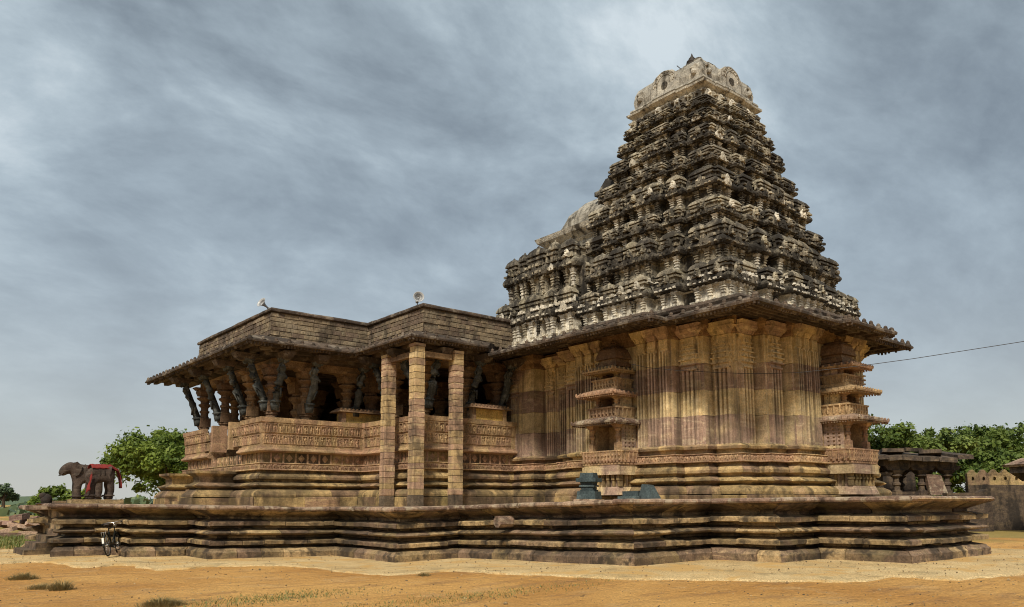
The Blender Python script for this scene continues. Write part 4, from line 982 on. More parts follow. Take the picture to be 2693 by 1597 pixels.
for k, (dx, dy, a) in enumerate(((-1, 0, -math.pi/2), (0, -1, 0), (1, 0, math.pi/2), (0, 1, math.pi))):
    R0 = 1.56
    mb = MB()
    out = [(-.62, 0), (-.66, .32), (-.56, .56), (-.36, .74), (0, .82), (.36, .74), (.56, .56), (.66, .32), (.62, 0)]
    mb.prism(out, -.07, .5, lambda u, v, d: (u, d, v))
    for r_ in (.50, .36): mb.tube([(r_*math.cos(t), -.07, .36+r_*.9*math.sin(t)) for t in [math.pi*j/14 for j in range(15)]], .028, 5)
    for t in range(9):
        an = math.pi*(t+.5)/9; mb.ball((.43*math.cos(an), -.07, .36+.40*math.sin(an)), .038, 6, 3)
    mb.rough(.016, 6); mb.xform(place(TX+dx*R0, TY+dy*R0, zc0+.18, a)); g = mb.build('crown_gable', 'crown_plaster', crown)
    mb = MB(); mb.lathe([(.14, 0), (.14, .02)], 14); mb.xform(place(TX+dx*R0, TY+dy*R0, zc0+.18, a) @ Matrix.Translation((0, -.07, .30)) @ Matrix.Rotation(R(90), 4, 'X')); mb.build('hollow_shade_disc', 'tower_dark', g)  # raised dark disc: the shade of a hollow put into its colour
    for sx in (-1, 1):
        mb = MB(); mb.prism([(-.22, 0), (-.25, .34), (-.12, .54), (.1, .58), (.22, .42), (.24, 0)], -.05, .3, lambda u, v, d: (u, d, v)); mb.ball((0, -.06, .3), .12, 7, 4); mb.ball((-.1, -.05, .48), .07, 6, 3); mb.rough(.03, 5)
        mb.xform(place(TX+dx*1.48-dy*1.20*sx, TY+dy*1.48+dx*1.20*sx, zc0+.18, a)); mb.build('corner_ornament', 'crown_plaster', crown)
mb = MB(); mb.ball((TX-1.0, TY-1.0, zc0+1.08), .24, 8, 5, (.24, .22, .22)); mb.rough(.06, 4); mb.build('corner_knob', 'tower_dark', crown)
mb = MB(); mb.box(TX-.95, TY-.95, zc0+.6, TX+.95, TY+.95, zc0+1.12); mb.lathe([(.55, zc0+1.1), (.5, zc0+1.28), (.3, zc0+1.38)], 12, TX, TY); mb.rough(.03, 2); mb.build('crown_top', 'crown_plaster', crown)
zf = zc0+1.36
mb = MB(); mb.lathe([(.20, zf), (.36, zf+.10), (.40, zf+.24), (.30, zf+.36), (.15, zf+.40), (.24, zf+.45), (.24, zf+.50), (.14, zf+.54), (.21, zf+.58), (.20, zf+.63), (.10, zf+.68), (.13, zf+.72), (.05, zf+.83), (.01, zf+.95)], 12, TX, TY); mb.build('finial', 'iron', tem, True)
mb = MB(); mb.tube([(TX-.1, TY+.1, zf+.1), (TX-.40, TY+.38, zf+.5)], .016, 5); mb.build('finial_rod', 'iron', tem)
print('crown', zt, zc0, zf)
# lower front tower over the vestibule
sx0, sx1, sy0, sy1 = 18.15, 26.4, 18.6, 22.75
mb = MB(); mb.box(sx0+.5, sy0, 7.1, sx1-.5, sy1-.5, 10.3); mb.build('front_core', 'tower_dark', tem)
storey('front_storey', (sx0+sx1)/2, (sy0+sy1)/2, (sx1-sx0)/2, (sy1-sy0)/2, 7.42, 9.0, (0, 3), first=True, st=.03)
storey('front_storey', (sx0+sx1)/2, (sy0+sy1)/2-.1, (sx1-sx0)/2-.22, (sy1-sy0)/2-.2, 9.0, 10.75, (0, 3), st=.03)
mb = MB(); sweep(mb, [(19.2, 22.1), (19.2, 17), (25.4, 17), (25.4, 22.1)], [(0, 10.5), (0, 10.75), (.12, 10.85), (.1, 10.98), (-.1, 11.05)]); mb.rough(.02, 3); mb.build('front_top', 'tower_dark', tem)
# barrel vault with rounded hip end
vx0, vx1, ye = 20.0, 24.6, 21.95
mb = MB(); sec = []
for k in range(13):
    t = k/12; a = math.pi*t; sec.append(((vx0+vx1)/2-2.15*math.cos(a), 12.05+1.65*math.sin(a)**.8))
rings = [(18.0, 1.0), (20.0, 1.0), (20.55, 1.0), (20.56, .94), (21.2, .90), (21.6, .72), (21.8, .45), (21.88, .1)]
for y, sc_ in rings:
    for x, z in sec: mb.v.append(((vx0+vx1)/2+(x-(vx0+vx1)/2)*(.55+.45*sc_), y, 12.05+(z-12.05)*sc_))
for i in range(len(rings)-1):
    for k in range(12): mb.f.append((i*13+k, i*13+k+1, (i+1)*13+k+1, (i+1)*13+k))
mb.f.append(tuple(range(13))); mb.f.append(tuple((len(rings)-1)*13+k for k in range(13)))
mb.rough(.02, 2); mb.build('barrel_roof', 'crown_plaster', tem)
mb = MB(); vp = [(vx0, ye), (vx0, 17.5), (vx1, 17.5), (vx1, ye)]
sweep(mb, vp, [(-.1, 11.0), (.05, 11.15), (-.05, 11.25), (-.05, 11.5), (.08, 11.6), (.0, 11.66), (.14, 11.76), (.26, 11.86), (.32, 11.98), (.34, 12.03), (.15, 12.08), (-.3, 12.10)]); mb.rough(.012, 4); mb.build('vault_cornice', 'tower_plaster', tem)
# block with knob stepping down from the tower behind the vault
mb = MB(); mb.box(20.3, 18.2, 12.3, 21.2, 19.4, 13.1); mb.box(20.2, 18.1, 13.1, 21.3, 19.5, 13.25); mb.frus(20.75, 18.8, 13.25, 13.75, .5, .55, .3, .35); mb.rough(.03, 3); mb.build('stepped_block', 'tower_dark', tem)

# ------------------------------------------------------------------ prop columns
def column(x, y, z0, z1, hw, label):
    c = thing('prop_column', label, 'column', (x, y, z0), 0, 'square stone props under the hall eave')
    z = 0; k = 0; H = z1-z0
    while z < H-.12:
        h = .36 if k == 0 else random.uniform(.185, .235)
        h = min(h, H-z); mb = MB(); a = hw*(1.0 if k else 1.02)+random.uniform(-.007, .007)
        ch = .016
        mb.frus(0, 0, z+.003, z+.012, a-ch, a-ch, a, a); mb.frus(0, 0, z+.012, z+h-.012, a, a, a, a); mb.frus(0, 0, z+h-.012, z+h-.003, a, a, a-ch, a-ch); mb.rough(.012, 7)
        mb.build('foot_stone' if k == 0 else 'stone_block', 'column_foot' if k < 1 else 'column_stone', c); z += h; k += 1
    mb = MB(); mb.box(-hw*.93, -hw*.93, .01, hw*.93, hw*.93, H-.02); mb.build('column_core', 'column_foot', c)
    mb = MB(); mb.box(-hw*1.08, -hw*1.08, z+.003, hw*1.08, hw*1.08, z+.10); mb.rough(.006, 6); mb.build('cap_stone', 'column_stone', c)
    return c
gz = lambda x, y: G(x, y)+1.585
column(13.35, 22.6, gz(13.35, 22.6), 6.70, .178, 'square banded yellow and pink stone prop, left of the three under the hall eave')
c2 = column(13.36, 20.86, gz(13.36, 20.86), 6.72, .182, 'square banded stone prop at the eave corner, middle and nearest of three')
column(14.92, 20.9, gz(14.92, 20.9), 6.70, .176, 'square banded stone prop nearest the tower wall, right of the three props')
mb = MB(); mb.box(-.08, .19, 4.80, .08, 1.53, 4.98); mb.build('cross_beam', 'pillar_stone', c2)  # darker stone stands in for the eave's shade on the beam
mb = MB(); mb.box(.19, -.08, 4.81, 1.29, .08, 4.99); mb.build('cross_beam', 'pillar_stone', c2)  # shade under the eave put into this beam's colour as well

# ------------------------------------------------------------------ elephants on the platform
def elephant(x, y, z, rz, s, label, cloth):
    e = thing('elephant_statue', label, 'statue', (x, y, z), rz, 'stone elephants at the stair')
    # body: one skinned mesh, facing -x in local space
    me = bpy.data.meshes.new('body'); vs = []; es = []; rad = []
    def chain(pts, parent=None):
        prev = parent
        for (p, r) in pts:
            vs.append(p); rad.append(r); i = len(vs)-1
            if prev is not None: es.append((prev, i))
            prev = i
        return prev
    chain([((.54, 0, .92), (.20, .22))]); 
    chain([((.32, 0, .95), (.30, .29)), ((.02, 0, .98), (.31, .30)), ((-.24, 0, 1.02), (.28, .29))]+([((-.42, 0, 1.08), (.19, .20))] if cloth else [((-.40, 0, 1.10), (.22, .23)), ((-.56, 0, 1.18), (.26, .25)), ((-.72, 0, 1.04), (.18, .17)), ((-.82, 0, .88), (.10, .10))]), 0)
    for fx, par in ((.36, 1), (-.26, 3)):
        for sy in (-1, 1):
            chain([((fx, .17*sy, .66), (.16, .15)), ((fx+(.04 if fx > 0 else -.03), .19*sy, .36), (.12, .12)), ((fx, .19*sy, .12), (.12, .12)), ((fx, .19*sy, .0), (.135, .135))], par)
    me.from_pydata(vs, es, []); me.update()
    o = bpy.data.objects.new('tmp', me); COL.objects.link(o)
    md = o.modifiers.new('s', 'SKIN'); sk = me.skin_vertices[0].data
    for i, r in enumerate(rad): sk[i].radius = r
    sk[2].use_root = True
    sb = o.modifiers.new('b', 'SUBSURF'); sb.levels = 2; sb.render_levels = 2
    dg = bpy.context.evaluated_depsgraph_get(); ev = o.evaluated_get(dg); m2 = bpy.data.meshes.new_from_object(ev)
    bpy.data.objects.remove(o); m2.name = 'body'
    for v in m2.vertices:
        d = noise.noise_vector(Vector(v.co)*5); v.co += d*.012
    for p in m2.polygons: p.use_smooth = True
    m2.transform(Matrix.Scale(s, 4)); m2.materials.clear()
    body = link('body', m2, 'elephant_stone', e)
    for sy in (-1, 1):
        mb = MB(); mb.prism([(-.10, .24), (.06, .30), (.22, .18), (.24, -.02), (.14, -.22), (.02, -.30), (-.06, -.12)], -.03, .03, lambda u, v, d: (u, d, v))
        mb.rough(.015, 5); mb.xform(Matrix.Scale(s, 4) @ Matrix.Translation((-.40, .27*sy, 1.10)) @ Matrix.Diagonal((.85, 1, .85, 1)) @ Matrix.Rotation(R(14*sy), 4, 'Z')); None if cloth else mb.build('ear', 'elephant_stone', e)
        mb = MB(); mb.tube([(-.74, .12*sy, .98), (-.80, .14*sy, .90), (-.84, .14*sy, .88)], [.035, .03, .02], 6); mb.xform(Matrix.Scale(s, 4)); None if cloth else mb.build('tusk', 'elephant_stone', e)
        for fx in (.36, -.26):
            mb = MB(); mb.lathe([(.155, .13), (.175, .16), (.155, .19)], 12, fx, .19*sy); mb.xform(Matrix.Scale(s, 4)); mb.build('anklet', 'elephant_stone', e)
    mb = MB(); mb.tube([(.72, 0, 1.0), (.78, 0, .85), (.77, 0, .55)], [.045, .035, .02], 6); mb.xform(Matrix.Scale(s, 4)); mb.build('tail', 'elephant_stone', e)
    for k in range(3):
        mb = MB(); mb.tube([(-.06+.17*k, .325*math.sin(t), .96+.325*math.cos(t)) for t in [R(-115+23*j) for j in range(11)]], .014, 5); mb.xform(Matrix.Scale(s, 4)); mb.build('garland_rope', 'elephant_stone', e)
    mb = MB(); mb.box(-.95*s, -.40*s, -.13, .80*s, .40*s, 0.01); mb.rough(.01, 3); mb.build('base_slab', 'platform_stone', e)
    if cloth:
        mb = MB(); na = 15; nx = 16
        for i in range(nx+1):
            u = i/nx; xx = -.34+.96*u; zc_ = .97 if xx < .42 else .97-.25*(xx-.42)
            for j in range(na):
                a = R(-56+112*j/(na-1)); r_ = .355+.014*math.sin(j*2.1+i)-max(0, xx-.36)*.42
                mb.v.append((xx, r_*math.sin(a), zc_+r_*math.cos(a)+.008*math.sin(i*1.7)))
        for i in range(nx):
            for j in range(na-1): mb.f.append((i*na+j, i*na+j+1, (i+1)*na+j+1, (i+1)*na+j))
        b = len(mb.v)   # hanging front corner and tail fall
        for i in range(7):
            for j in range(5):
                u = i/6; mb.v.append((-.36-.16*u*j/4+.03*math.sin(j*2+i), -.36+.02*j*(1-.5*u)-.03, 1.02-.62*u-.05*j))
        for i in range(6):
            for j in range(4): mb.f.append((b+i*5+j, b+i*5+j+1, b+(i+1)*5+j+1, b+(i+1)*5+j))
        b = len(mb.v)
        for i in range(7):
            for j in range(5):
                u = i/6; mb.v.append((.62+.17*math.sin(u*1.6)+.015*math.sin(j*2.5), -.16+.08*j, 1.16-.72*u))
        for i in range(6):
            for j in range(4): mb.f.append((b+i*5+j, b+i*5+j+1, b+(i+1)*5+j+1, b+(i+1)*5+j))
        mb.xform(Matrix.Scale(s, 4)); o = mb.build('cloth', 'red_cloth', e, True)
        sd = o.modifiers.new('t', 'SOLIDIFY'); sd.thickness = .012
    return e
elephant(5.72, 27.35, gz(5.7, 27.3)+.13, R(4), .84, 'headless dark stone elephant with red cloth on its back, nearer of the two', True)
elephant(6.05, 30.85, gz(6.0, 30.8)+.13, R(-2), 1.0, 'dark stone elephant without cloth, farther of the two by the stair', False)
mb = MB(); mb.ball((0, 0, .17), .2, 9, 6, (.2, .16, .2)); mb.ball((-.13, 0, .30), .1, 8, 5, (.12, .1, .1)); mb.box(-.3, -.25, -.03, .3, .25, .05); mb.rough(.03, 6)
o = mb.build('worn_statue', 'elephant_stone', None, True, label='small worn crouching statue at the left end of the platform', cat='statue'); o.location = (5.0, 31.6, gz(5, 31.6)+.03)

# ------------------------------------------------------------------ basalt pedestals
def pedestal():
    p = thing('basalt_pedestal', 'blue grey waisted basalt pedestal standing on the platform rim by the pavilion', 'pedestal', (15.3, 15.15, gz(15.3, 15.1)), R(45-39.7+20))
    for nm, z0, z1, a0, a1, mt_ in (('ground_slab', 0, .09, .34, .33, 'slab_stone'), ('foot', .09, .30, .27, .25, 'basalt_blue'), ('lower_band', .30, .34, .20, .20, 'basalt_blue'), ('waist', .34, .42, .17, .17, 'basalt_blue'), ('middle_band', .42, .47, .21, .21, 'basalt_blue'), ('neck', .47, .55, .17, .19, 'basalt_blue'), ('tray', .55, .66, .28, .28, 'basalt_blue'), ('top', .66, .80, .20, .18, 'basalt_blue')):
        mb = MB(); mb.frus(0, 0, z0+.002, z1-.002, a0, a0, a1, a1); mb.rough(.006, 5); mb.build(nm, mt_, p)
pedestal()
p = thing('fallen_basalt_base', 'low blue grey basalt base lying beside the waisted pedestal', 'pedestal', (15.45, 13.85, gz(15.4, 13.9)), R(10))
mb = MB(); mb.box(-.30, -.50, 0, .3, .15, .12); mb.rough(.01, 4); mb.build('slab', 'basalt_blue', p)
mb = MB(); mb.box(-.22, -.42, .12, .22, .05, .25); mb.rough(.01, 4); mb.build('upper_slab', 'basalt_blue', p)
mb = MB(); mb.add([(-.25, -.85, 0), (.25, -.85, 0), (.25, -.42, 0), (-.25, -.42, 0), (-.12, -.68, .40), (.12, -.68, .40), (.16, -.50, .42), (-.16, -.50, .42)], [(0, 3, 2, 1), (4, 5, 6, 7), (0, 1, 5, 4), (1, 2, 6, 5), (2, 3, 7, 6), (3, 0, 4, 7)]); mb.rough(.012, 4); mb.build('head_block', 'basalt_blue', p)

# ------------------------------------------------------------------ loudspeakers
def horn(x, y, z, rz, tilt, s, label):
    h = thing('loudspeaker', label, 'loudspeaker', (x, y, z), rz, 'horn loudspeakers on the hall roof')
    M0 = Matrix.Rotation(tilt, 4, 'Y')
    n = 20
    prof = [(.035, .0), (.045, .12), (.07, .24), (.12, .34), (.19, .41), (.235, .44), (.25, .445), (.245, .452)]
    mb = MB(); b = 0
    for r_, u in prof+[(.225, .438), (.18, .40), (.11, .33), (.06, .24), (.03, .15)]:
        for k in range(n):
            a = 2*math.pi*k/n; mb.v.append((u*s, r_*s*math.cos(a), r_*s*math.sin(a)))
    m_ = len(prof)+5
    for i in range(m_-1):
        for k in range(n): mb.f.append((i*n+k, i*n+(k+1) % n, (i+1)*n+(k+1) % n, (i+1)*n+k))
    mb.f.append(tuple(range(n))); mb.f.append(tuple((m_-1)*n+k for k in range(n))); mb.xform(M0); mb.build('bell', 'horn_metal', h, True)
    mb = MB(); mb.lathe([(.06, 0), (.075, .02), (.075, .14), (.05, .16)], 12); mb.xform(M0 @ Matrix.Rotation(R(-90), 4, 'Y') @ Matrix.Scale(s, 4)); mb.build('driver', 'horn_dark', h, True)
    mb = MB(); mb.lathe([(.02, .15), (.06, .22), (.05, .28), (.01, .34)], 10); mb.xform(M0 @ Matrix.Rotation(R(90), 4, 'Y') @ Matrix.Scale(s, 4)); mb.build('inner_cone', 'horn_metal', h, True)
    mb = MB(); mb.tube([(0, 0, -.02), (0, 0, -.30*s)], .018*s, 6); mb.box(-.06*s, -.05*s, -.34*s, .06*s, .05*s, -.29*s); mb.build('stand', 'iron', h)
horn(10.75, 26.75, 8.74, R(196), R(-26), .78, 'grey horn loudspeaker pointing left from the porch roof corner')
horn(14.45, 22.60, 8.78, R(245), R(-10), .78, 'grey horn loudspeaker facing the viewer on the middle roof corner')

# ------------------------------------------------------------------ bicycle
def bicycle():
    bz = G(6.0, 26.0)+.06
    b = thing('bicycle', 'black roadster bicycle leaning against the platform foot', 'bicycle', (5.98, 26.02, bz), 0)
    M0 = Matrix.Rotation(R(62), 4, 'Z') @ Matrix.Rotation(R(-9), 4, 'X')
    r = .335
    def B(name, mat, f, smooth=True, par=None):
        mb = MB(); f(mb); mb.xform(M0); return mb.build(name, mat, par or b, smooth)
    def ring(mb, cx, rr, t, n=36):
        pts = [(cx+rr*math.cos(2*math.pi*k/n), 0, r+rr*math.sin(2*math.pi*k/n)) for k in range(n+1)]; mb.tube(pts, t, 6, cap=False)
    for cx in (-.52, .56):
        w_ = B('tyre', 'tyre', lambda mb: ring(mb, cx, r-.02, .019))
        B('rim', 'chrome', lambda mb: ring(mb, cx, r-.046, .013), par=w_)
        def sp(mb):
            for k in range(18):
                a = 2*math.pi*k/18; mb.tube([(cx, .03*(-1)**k, r), (cx+(r-.05)*math.cos(a), 0, r+(r-.05)*math.sin(a))], .0022, 3)
            mb.tube([(cx, -.06, r), (cx, .06, r)], .02, 8)
        B('spokes', 'chrome', sp, par=w_)
        def mg(mb):
            a0, a1 = (R(20), R(190)) if cx < 0 else (R(30), R(170))
            mb.tube([(cx+(r+.025)*math.cos(a0+(a1-a0)*k/14), 0, r+(r+.025)*math.sin(a0+(a1-a0)*k/14)) for k in range(15)], (.028, .006), 6)
        B('mudguard', 'bike_paint', mg)
    bb = (-.06, 0, .29); st_ = (-.22, 0, .80); hd = (.36, 0, .86); hl = (.40, 0, .74)
    B('frame', 'bike_paint', lambda mb: [mb.tube([p, q], .016, 7) for p, q in ((bb, st_), (st_, hd), (bb, hl), (hd, hl), (bb, (-.52, .05, r)), (bb, (-.52, -.05, r)), ((-.21, 0, .76), (-.52, .05, r)), ((-.21, 0, .76), (-.52, -.05, r)))])
    B('fork', 'bike_paint', lambda mb: [mb.tube([hl, (.44, .05*sy, .62), (.56, .05*sy, r)], .013, 6) for sy in (-1, 1)])
    B('handlebar', 'chrome', lambda mb: (mb.tube([hd, (.34, 0, .98)], .013, 6), mb.tube([(.16, .27, .97), (.26, .26, .99), (.35, .12, 1.0), (.36, 0, .98), (.35, -.12, 1.0), (.26, -.26, .99), (.16, -.27, .97)], .012, 6), mb.tube([(.20, .24, .93), (.36, .1, .93)], .005, 4), mb.tube([(.20, -.24, .93), (.36, -.1, .93)], .005, 4)))
    for sy in (-1, 1): B('grip', 'tyre', lambda mb: mb.tube([(.14, .27*sy, .968), (.25, .262*sy, .985)], .018, 7))
    def sad(mb):
        mb.tube([(-.38, 0, .93), (-.33, 0, .945), (-.2, 0, .94), (-.06, 0, .93)], [(.08, .02), (.10, .035), (.06, .03), (.025, .02)], 9); mb.tube([st_, (-.235, 0, .92)], .013, 6)
    B('saddle', 'saddle_leather', sad)
    B('carrier', 'chrome', lambda mb: ([mb.tube([(-.30, .06*s_, .72), (-.78, .06*s_, .72), (-.78, .06*s_, .72), (-.52, .06*s_, r)], .006, 5) for s_ in (-1, 0, 1)], [mb.tube([(-.35-.14*k, -.06, .72), (-.35-.14*k, .06, .72)], .005, 5) for k in range(4)]))
    def cr(mb):
        mb.lathe([(.09, -.006), (.09, .006)], 18); mb.xform(Matrix.Translation((-.06, -.05, .29)) @ Matrix.Rotation(R(90), 4, 'X'))
        mb.tube([(-.06, -.06, .29), (.02, -.075, .15)], .01, 5); mb.tube([(-.06, .06, .29), (-.14, .075, .43)], .01, 5); mb.tube([(-.06, -.07, .29), (-.06, .07, .29)], .018, 7)
    B('crank', 'chrome', cr)
    for p in ((.02, -.12, .15), (-.14, .12, .43)): B('pedal', 'tyre', lambda mb: mb.box(p[0]-.045, p[1]-.045, p[2]-.012, p[0]+.045, p[1]+.045, p[2]+.012), False)
    B('chain_guard', 'bike_paint', lambda mb: mb.prism([(-.56, .30), (-.54, .38), (-.06, .40), (.06, .32), (.02, .22), (-.5, .27)], -.058, -.05, lambda u, v, d: (u, d, v)), False)
    B('rear_plate', 'white_paint', lambda mb: mb.box(-.885, -.028, .40, -.875, .028, .56), False)
    B('lamp', 'chrome', lambda mb: (mb.lathe([(.02, 0), (.05, .06), (.05, .08)], 10), mb.xform(Matrix.Translation((.40, 0, .90)) @ Matrix.Rotation(R(90), 4, 'Y'))))
bicycle()
# ------------------------------------------------------------------ overhead cable
CB = [(16.67, 14.7, 5.67), (16.93, 14.4, 5.56), (17.48, 13.75, 5.45), (18.15, 12.96, 5.36), (18.69, 12.33, 5.3), (19.15, 11.79, 5.28), (19.67, 11.18, 5.29), (20.12, 10.65, 5.35), (20.6, 10.08, 5.41), (21.52, 9.01, 5.57), (22.44, 7.92, 5.76), (23.31, 6.9, 5.94), (25.2, 4.7, 6.35), (28, 1.4, 7.0)]
mb = MB(); mb.tube(CB, .009, 5); mb.build('cable', 'cable_rubber', None, True, label='thin dark cable strung from the tower wall out to the right', cat='cable')

# ------------------------------------------------------------------ ruined pavilion behind, right
gb = G(44, 18)
rv = thing('ruined_pavilion', 'dark ruined stone pavilion with broken roof slabs behind the platform', 'pavilion', (41.3, 20.6, gb), R(-36))
def RB(name, mat, f, par=None, am=.03):
    mb = MB(); f(mb); mb.rough(am, 1.7); return mb.build(name, mat, par or rv)
RB('floor', 'ruin_stone', lambda mb: mb.box(-.6, -.3, -.2, 6.0, 4.5, 1.5))
RB('back_wall', 'ruin_stone', lambda mb: mb.box(-.4, 3.9, 1.4, 5.6, 4.3, 3.6))
RB('end_wall', 'ruin_stone', lambda mb: mb.box(-.5, .4, 1.4, .0, 4.0, 3.5))
pn = RB('screen_wall', 'ruin_stone', lambda mb: mb.box(.0, .2, 1.4, 1.55, .6, 2.95))
RB('screen_panel', 'base_stone', lambda mb: mb.box(.35, .10, 1.55, 1.15, .3, 2.75), pn, .01)
for k in range(5): RB('panel_rib', 'base_stone', lambda mb: mb.box(.40, .06, 1.65+.2*k, 1.10, .2, 1.75+.2*k), pn, .006)
RB('screen_cornice', 'ruin_stone', lambda mb: mb.frus(.85, .3, 2.95, 3.12, 1.0, .4, 1.1, .5), pn)
def rp(mb, x, y):
    mb.box(x-.19, y-.19, 1.4, x+.19, y+.19, 2.15); mb.lathe([(.2, 2.15), (.16, 2.2), (.16, 2.4), (.22, 2.45), (.22, 2.55), (.14, 2.62), (.15, 2.85), (.30, 2.95), (.30, 3.0), (.18, 3.05)], 10, x, y); mb.frus(x, y, 3.05, 3.25, .2, .2, .36, .36); mb.frus(x, y, 3.25, 3.5, .55, .25, .75, .25)
for x, y in ((2.35, .3), (3.75, .3), (5.2, .3), (2.35, 2.3), (3.75, 2.3), (5.2, 2.3)):
    RB('pillar', 'ruin_stone', lambda mb: rp(mb, x, y), None, .015)
RB('low_wall', 'ruin_stone', lambda mb: mb.box(1.55, .15, 1.4, 3.9, .5, 2.1))
RB('leaning_slab', 'slab_stone', lambda mb: mb.add([(4.0, -.1, 1.9), (5.0, -.1, 1.9), (5.0, .15, 1.9), (4.0, .15, 1.9), (3.9, .05, 3.05), (4.75, .05, 3.0), (4.8, .28, 3.0), (3.9, .28, 3.05)], [(0, 3, 2, 1), (4, 5, 6, 7), (0, 1, 5, 4), (1, 2, 6, 5), (2, 3, 7, 6), (3, 0, 4, 7)]))
for x0, x1 in ((.0, 1.6), (1.55, 3.1), (3.1, 4.5), (4.5, 5.7)): RB('lintel', 'ruin_stone', lambda mb: mb.box(x0, .05, 3.48, x1-.03, .55, 3.82))
rs = random.Random(5)
x = -.7
while x < 5.9:
    w_ = rs.uniform(.75, 1.25); z_ = rs.uniform(3.8, 3.92); t_ = rs.uniform(-.07, .07)
    def sl(mb):
        b = len(mb.v)
        mb.add([(x, -.55, z_-.12), (x+w_-.04, -.55, z_-.12+t_), (x+w_-.04, 2.2, z_+.25), (x, 2.2, z_+.25), (x, -.50, z_+.12), (x+w_-.04, -.50, z_+.12+t_), (x+w_-.04, 2.2, z_+.52), (x, 2.2, z_+.52)], [(0, 3, 2, 1), (4, 5, 6, 7), (0, 1, 5, 4), (1, 2, 6, 5), (2, 3, 7, 6), (3, 0, 4, 7)])
    RB('roof_slab', 'ruin_stone', sl, None, .05); x += w_
for x0, y0, z0, a in ((.5, .4, 4.15, .4), (2.2, .3, 4.2, -.3), (3.4, .6, 4.3, .2), (4.3, .2, 4.1, -.5)):
    def ls(mb): mb.box(-.55, -.35, 0, .55, .35, .2); mb.xform(Matrix.Translation((x0, y0, z0)) @ Matrix.Rotation(a, 4, 'Z') @ Matrix.Rotation(a*.4, 4, 'X'))
    RB('loose_slab', 'ruin_stone', ls, None, .04)
# low wall with a ramped top, right of the pavilion
mb = MB(); mb.prism([(0, 0), (2.35, 0), (2.35, 2.3), (2.2, 2.45), (2.1, 2.2), (1.7, 2.02), (0, 2.0)], 0, .45, lambda u, v, d: (u, d, v)); mb.rough(.02, 2)
o = mb.build('stub_wall', 'ruin_stone', None, False, label='short dark wall with a curled end beside the ruined pavilion', cat='wall'); o.location = (43.6, 17.0, G(44, 17)); o.rotation_euler = (0, 0, R(-38))
# crenellated wall
cw = thing('crenellated_wall', 'ochre pierced cresting on a dark wall near the right edge', 'wall', (47.0, 17.2, G(47, 17)), R(-50))
mb = MB(); mb.box(0, 0, -.2, 4.2, .5, 2.45); mb.rough(.03, 1.5); mb.build('lower_wall', 'ruin_stone', cw)
for k in range(6):
    mb = MB(); x0 = .02+.55*k
    # merlon outline with a leaf-shaped hole: left and right halves, joined over the top
    L_ = [(0, 0), (.275, 0), (.275, .22), (.20, .30), (.215, .42), (.275, .47), (.275, .86), (.20, .82), (.14, .72), (.05, .66), (0, .66)]
    for sg in (1, -1):
        pts = [(x0+.275+sg*(u-.275), 2.45+v) for u, v in L_]
        mb.prism(pts if sg > 0 else pts[::-1], .08, .38, lambda u, v, d: (u, d, v))
    mb.rough(.012, 3); mb.build('merlon', 'base_stone', cw)
# gate pillar with slab roof at the right edge
gp = thing('gate_pillar', 'weathered stone pillar with heavy bracket capital and curved roof slab at right edge', 'pillar', (44.9, 13.4, G(44, 14)-.35), R(-30))
def GB(name, mat, f, am=.02): mb = MB(); f(mb); mb.rough(am, 2); mb.build(name, mat, gp)
GB('shaft', 'wall_stone', lambda mb: (mb.box(-.34, -.3, -.1, .34, .3, .5), mb.box(-.24, -.24, .5, .24, .24, 1.4), mb.box(-.29, -.29, 1.35, .29, .29, 1.5), mb.box(-.23, -.23, 1.5, .23, .23, 2.35), mb.box(-.28, -.28, 2.3, .28, .28, 2.45), mb.box(-.22, -.22, 2.45, .22, .22, 2.95)))
GB('capital', 'ruin_stone', lambda mb: (mb.frus(0, 0, 2.9, 3.3, .35, .35, .75, .6), mb.box(-.8, -.6, 3.3, 2.4, .6, 3.62)))
GB('roof_slab', 'slab_stone', lambda mb: (mb.frus(.9, 0, 3.62, 3.74, 1.75, .9, 1.8, .95), mb.frus(.9, 0, 3.74, 4.05, 1.75, .9, 1.1, .5)))
GB('far_shaft', 'ruin_stone', lambda mb: mb.box(1.9, -.24, -.1, 2.4, .24, 3.3))

# ------------------------------------------------------------------ rubble, left
rs = random.Random(11)
RL = [(-.3, 0, 1.5, .3, .28), (.6, .3, 1.2, .4, .35), (1.5, .1, .9, .5, .4), (-.9, .5, 1.7, .35, .3), (.2, .8, 1.4, .5, .3), (1.0, .9, 1.3, .4, .3), (1.9, .6, .8, .45, .45), (-.5, 1.2, 1.3, .5, .35), (.7, 1.5, 1.5, .4, .28), (1.6, 1.4, 1.0, .5, .3), (-1.6, .2, 1.2, .5, .4), (-1.4, 1.2, 1.4, .4, .4), (2.4, .2, .6, .4, .4), (.1, 1.3, .8, .5, .4)]
hz_ = [0, .02, .05, .1, .35, .42, .1, .5, .72, .5, 0, .45, 0, .85]
adj = ['long low slab at the near foot of the rubble heap, middle', 'long slab at the near foot, right of the middle', 'short block at the near right of the heap', 'longest slab sloping at the left of the heap', 'thick slab resting across the heap middle', 'thick slab resting on the right half of the heap', 'stubby block on the right shoulder of the heap', 'thick slab on the left half of the heap, second layer', 'tilted long slab near the top of the heap', 'slab behind the right shoulder of the heap', 'block lying leftmost at the foot of the heap', 'block at the upper left of the heap', 'smallest block, rightmost beside the heap', 'topmost broken block of the heap']
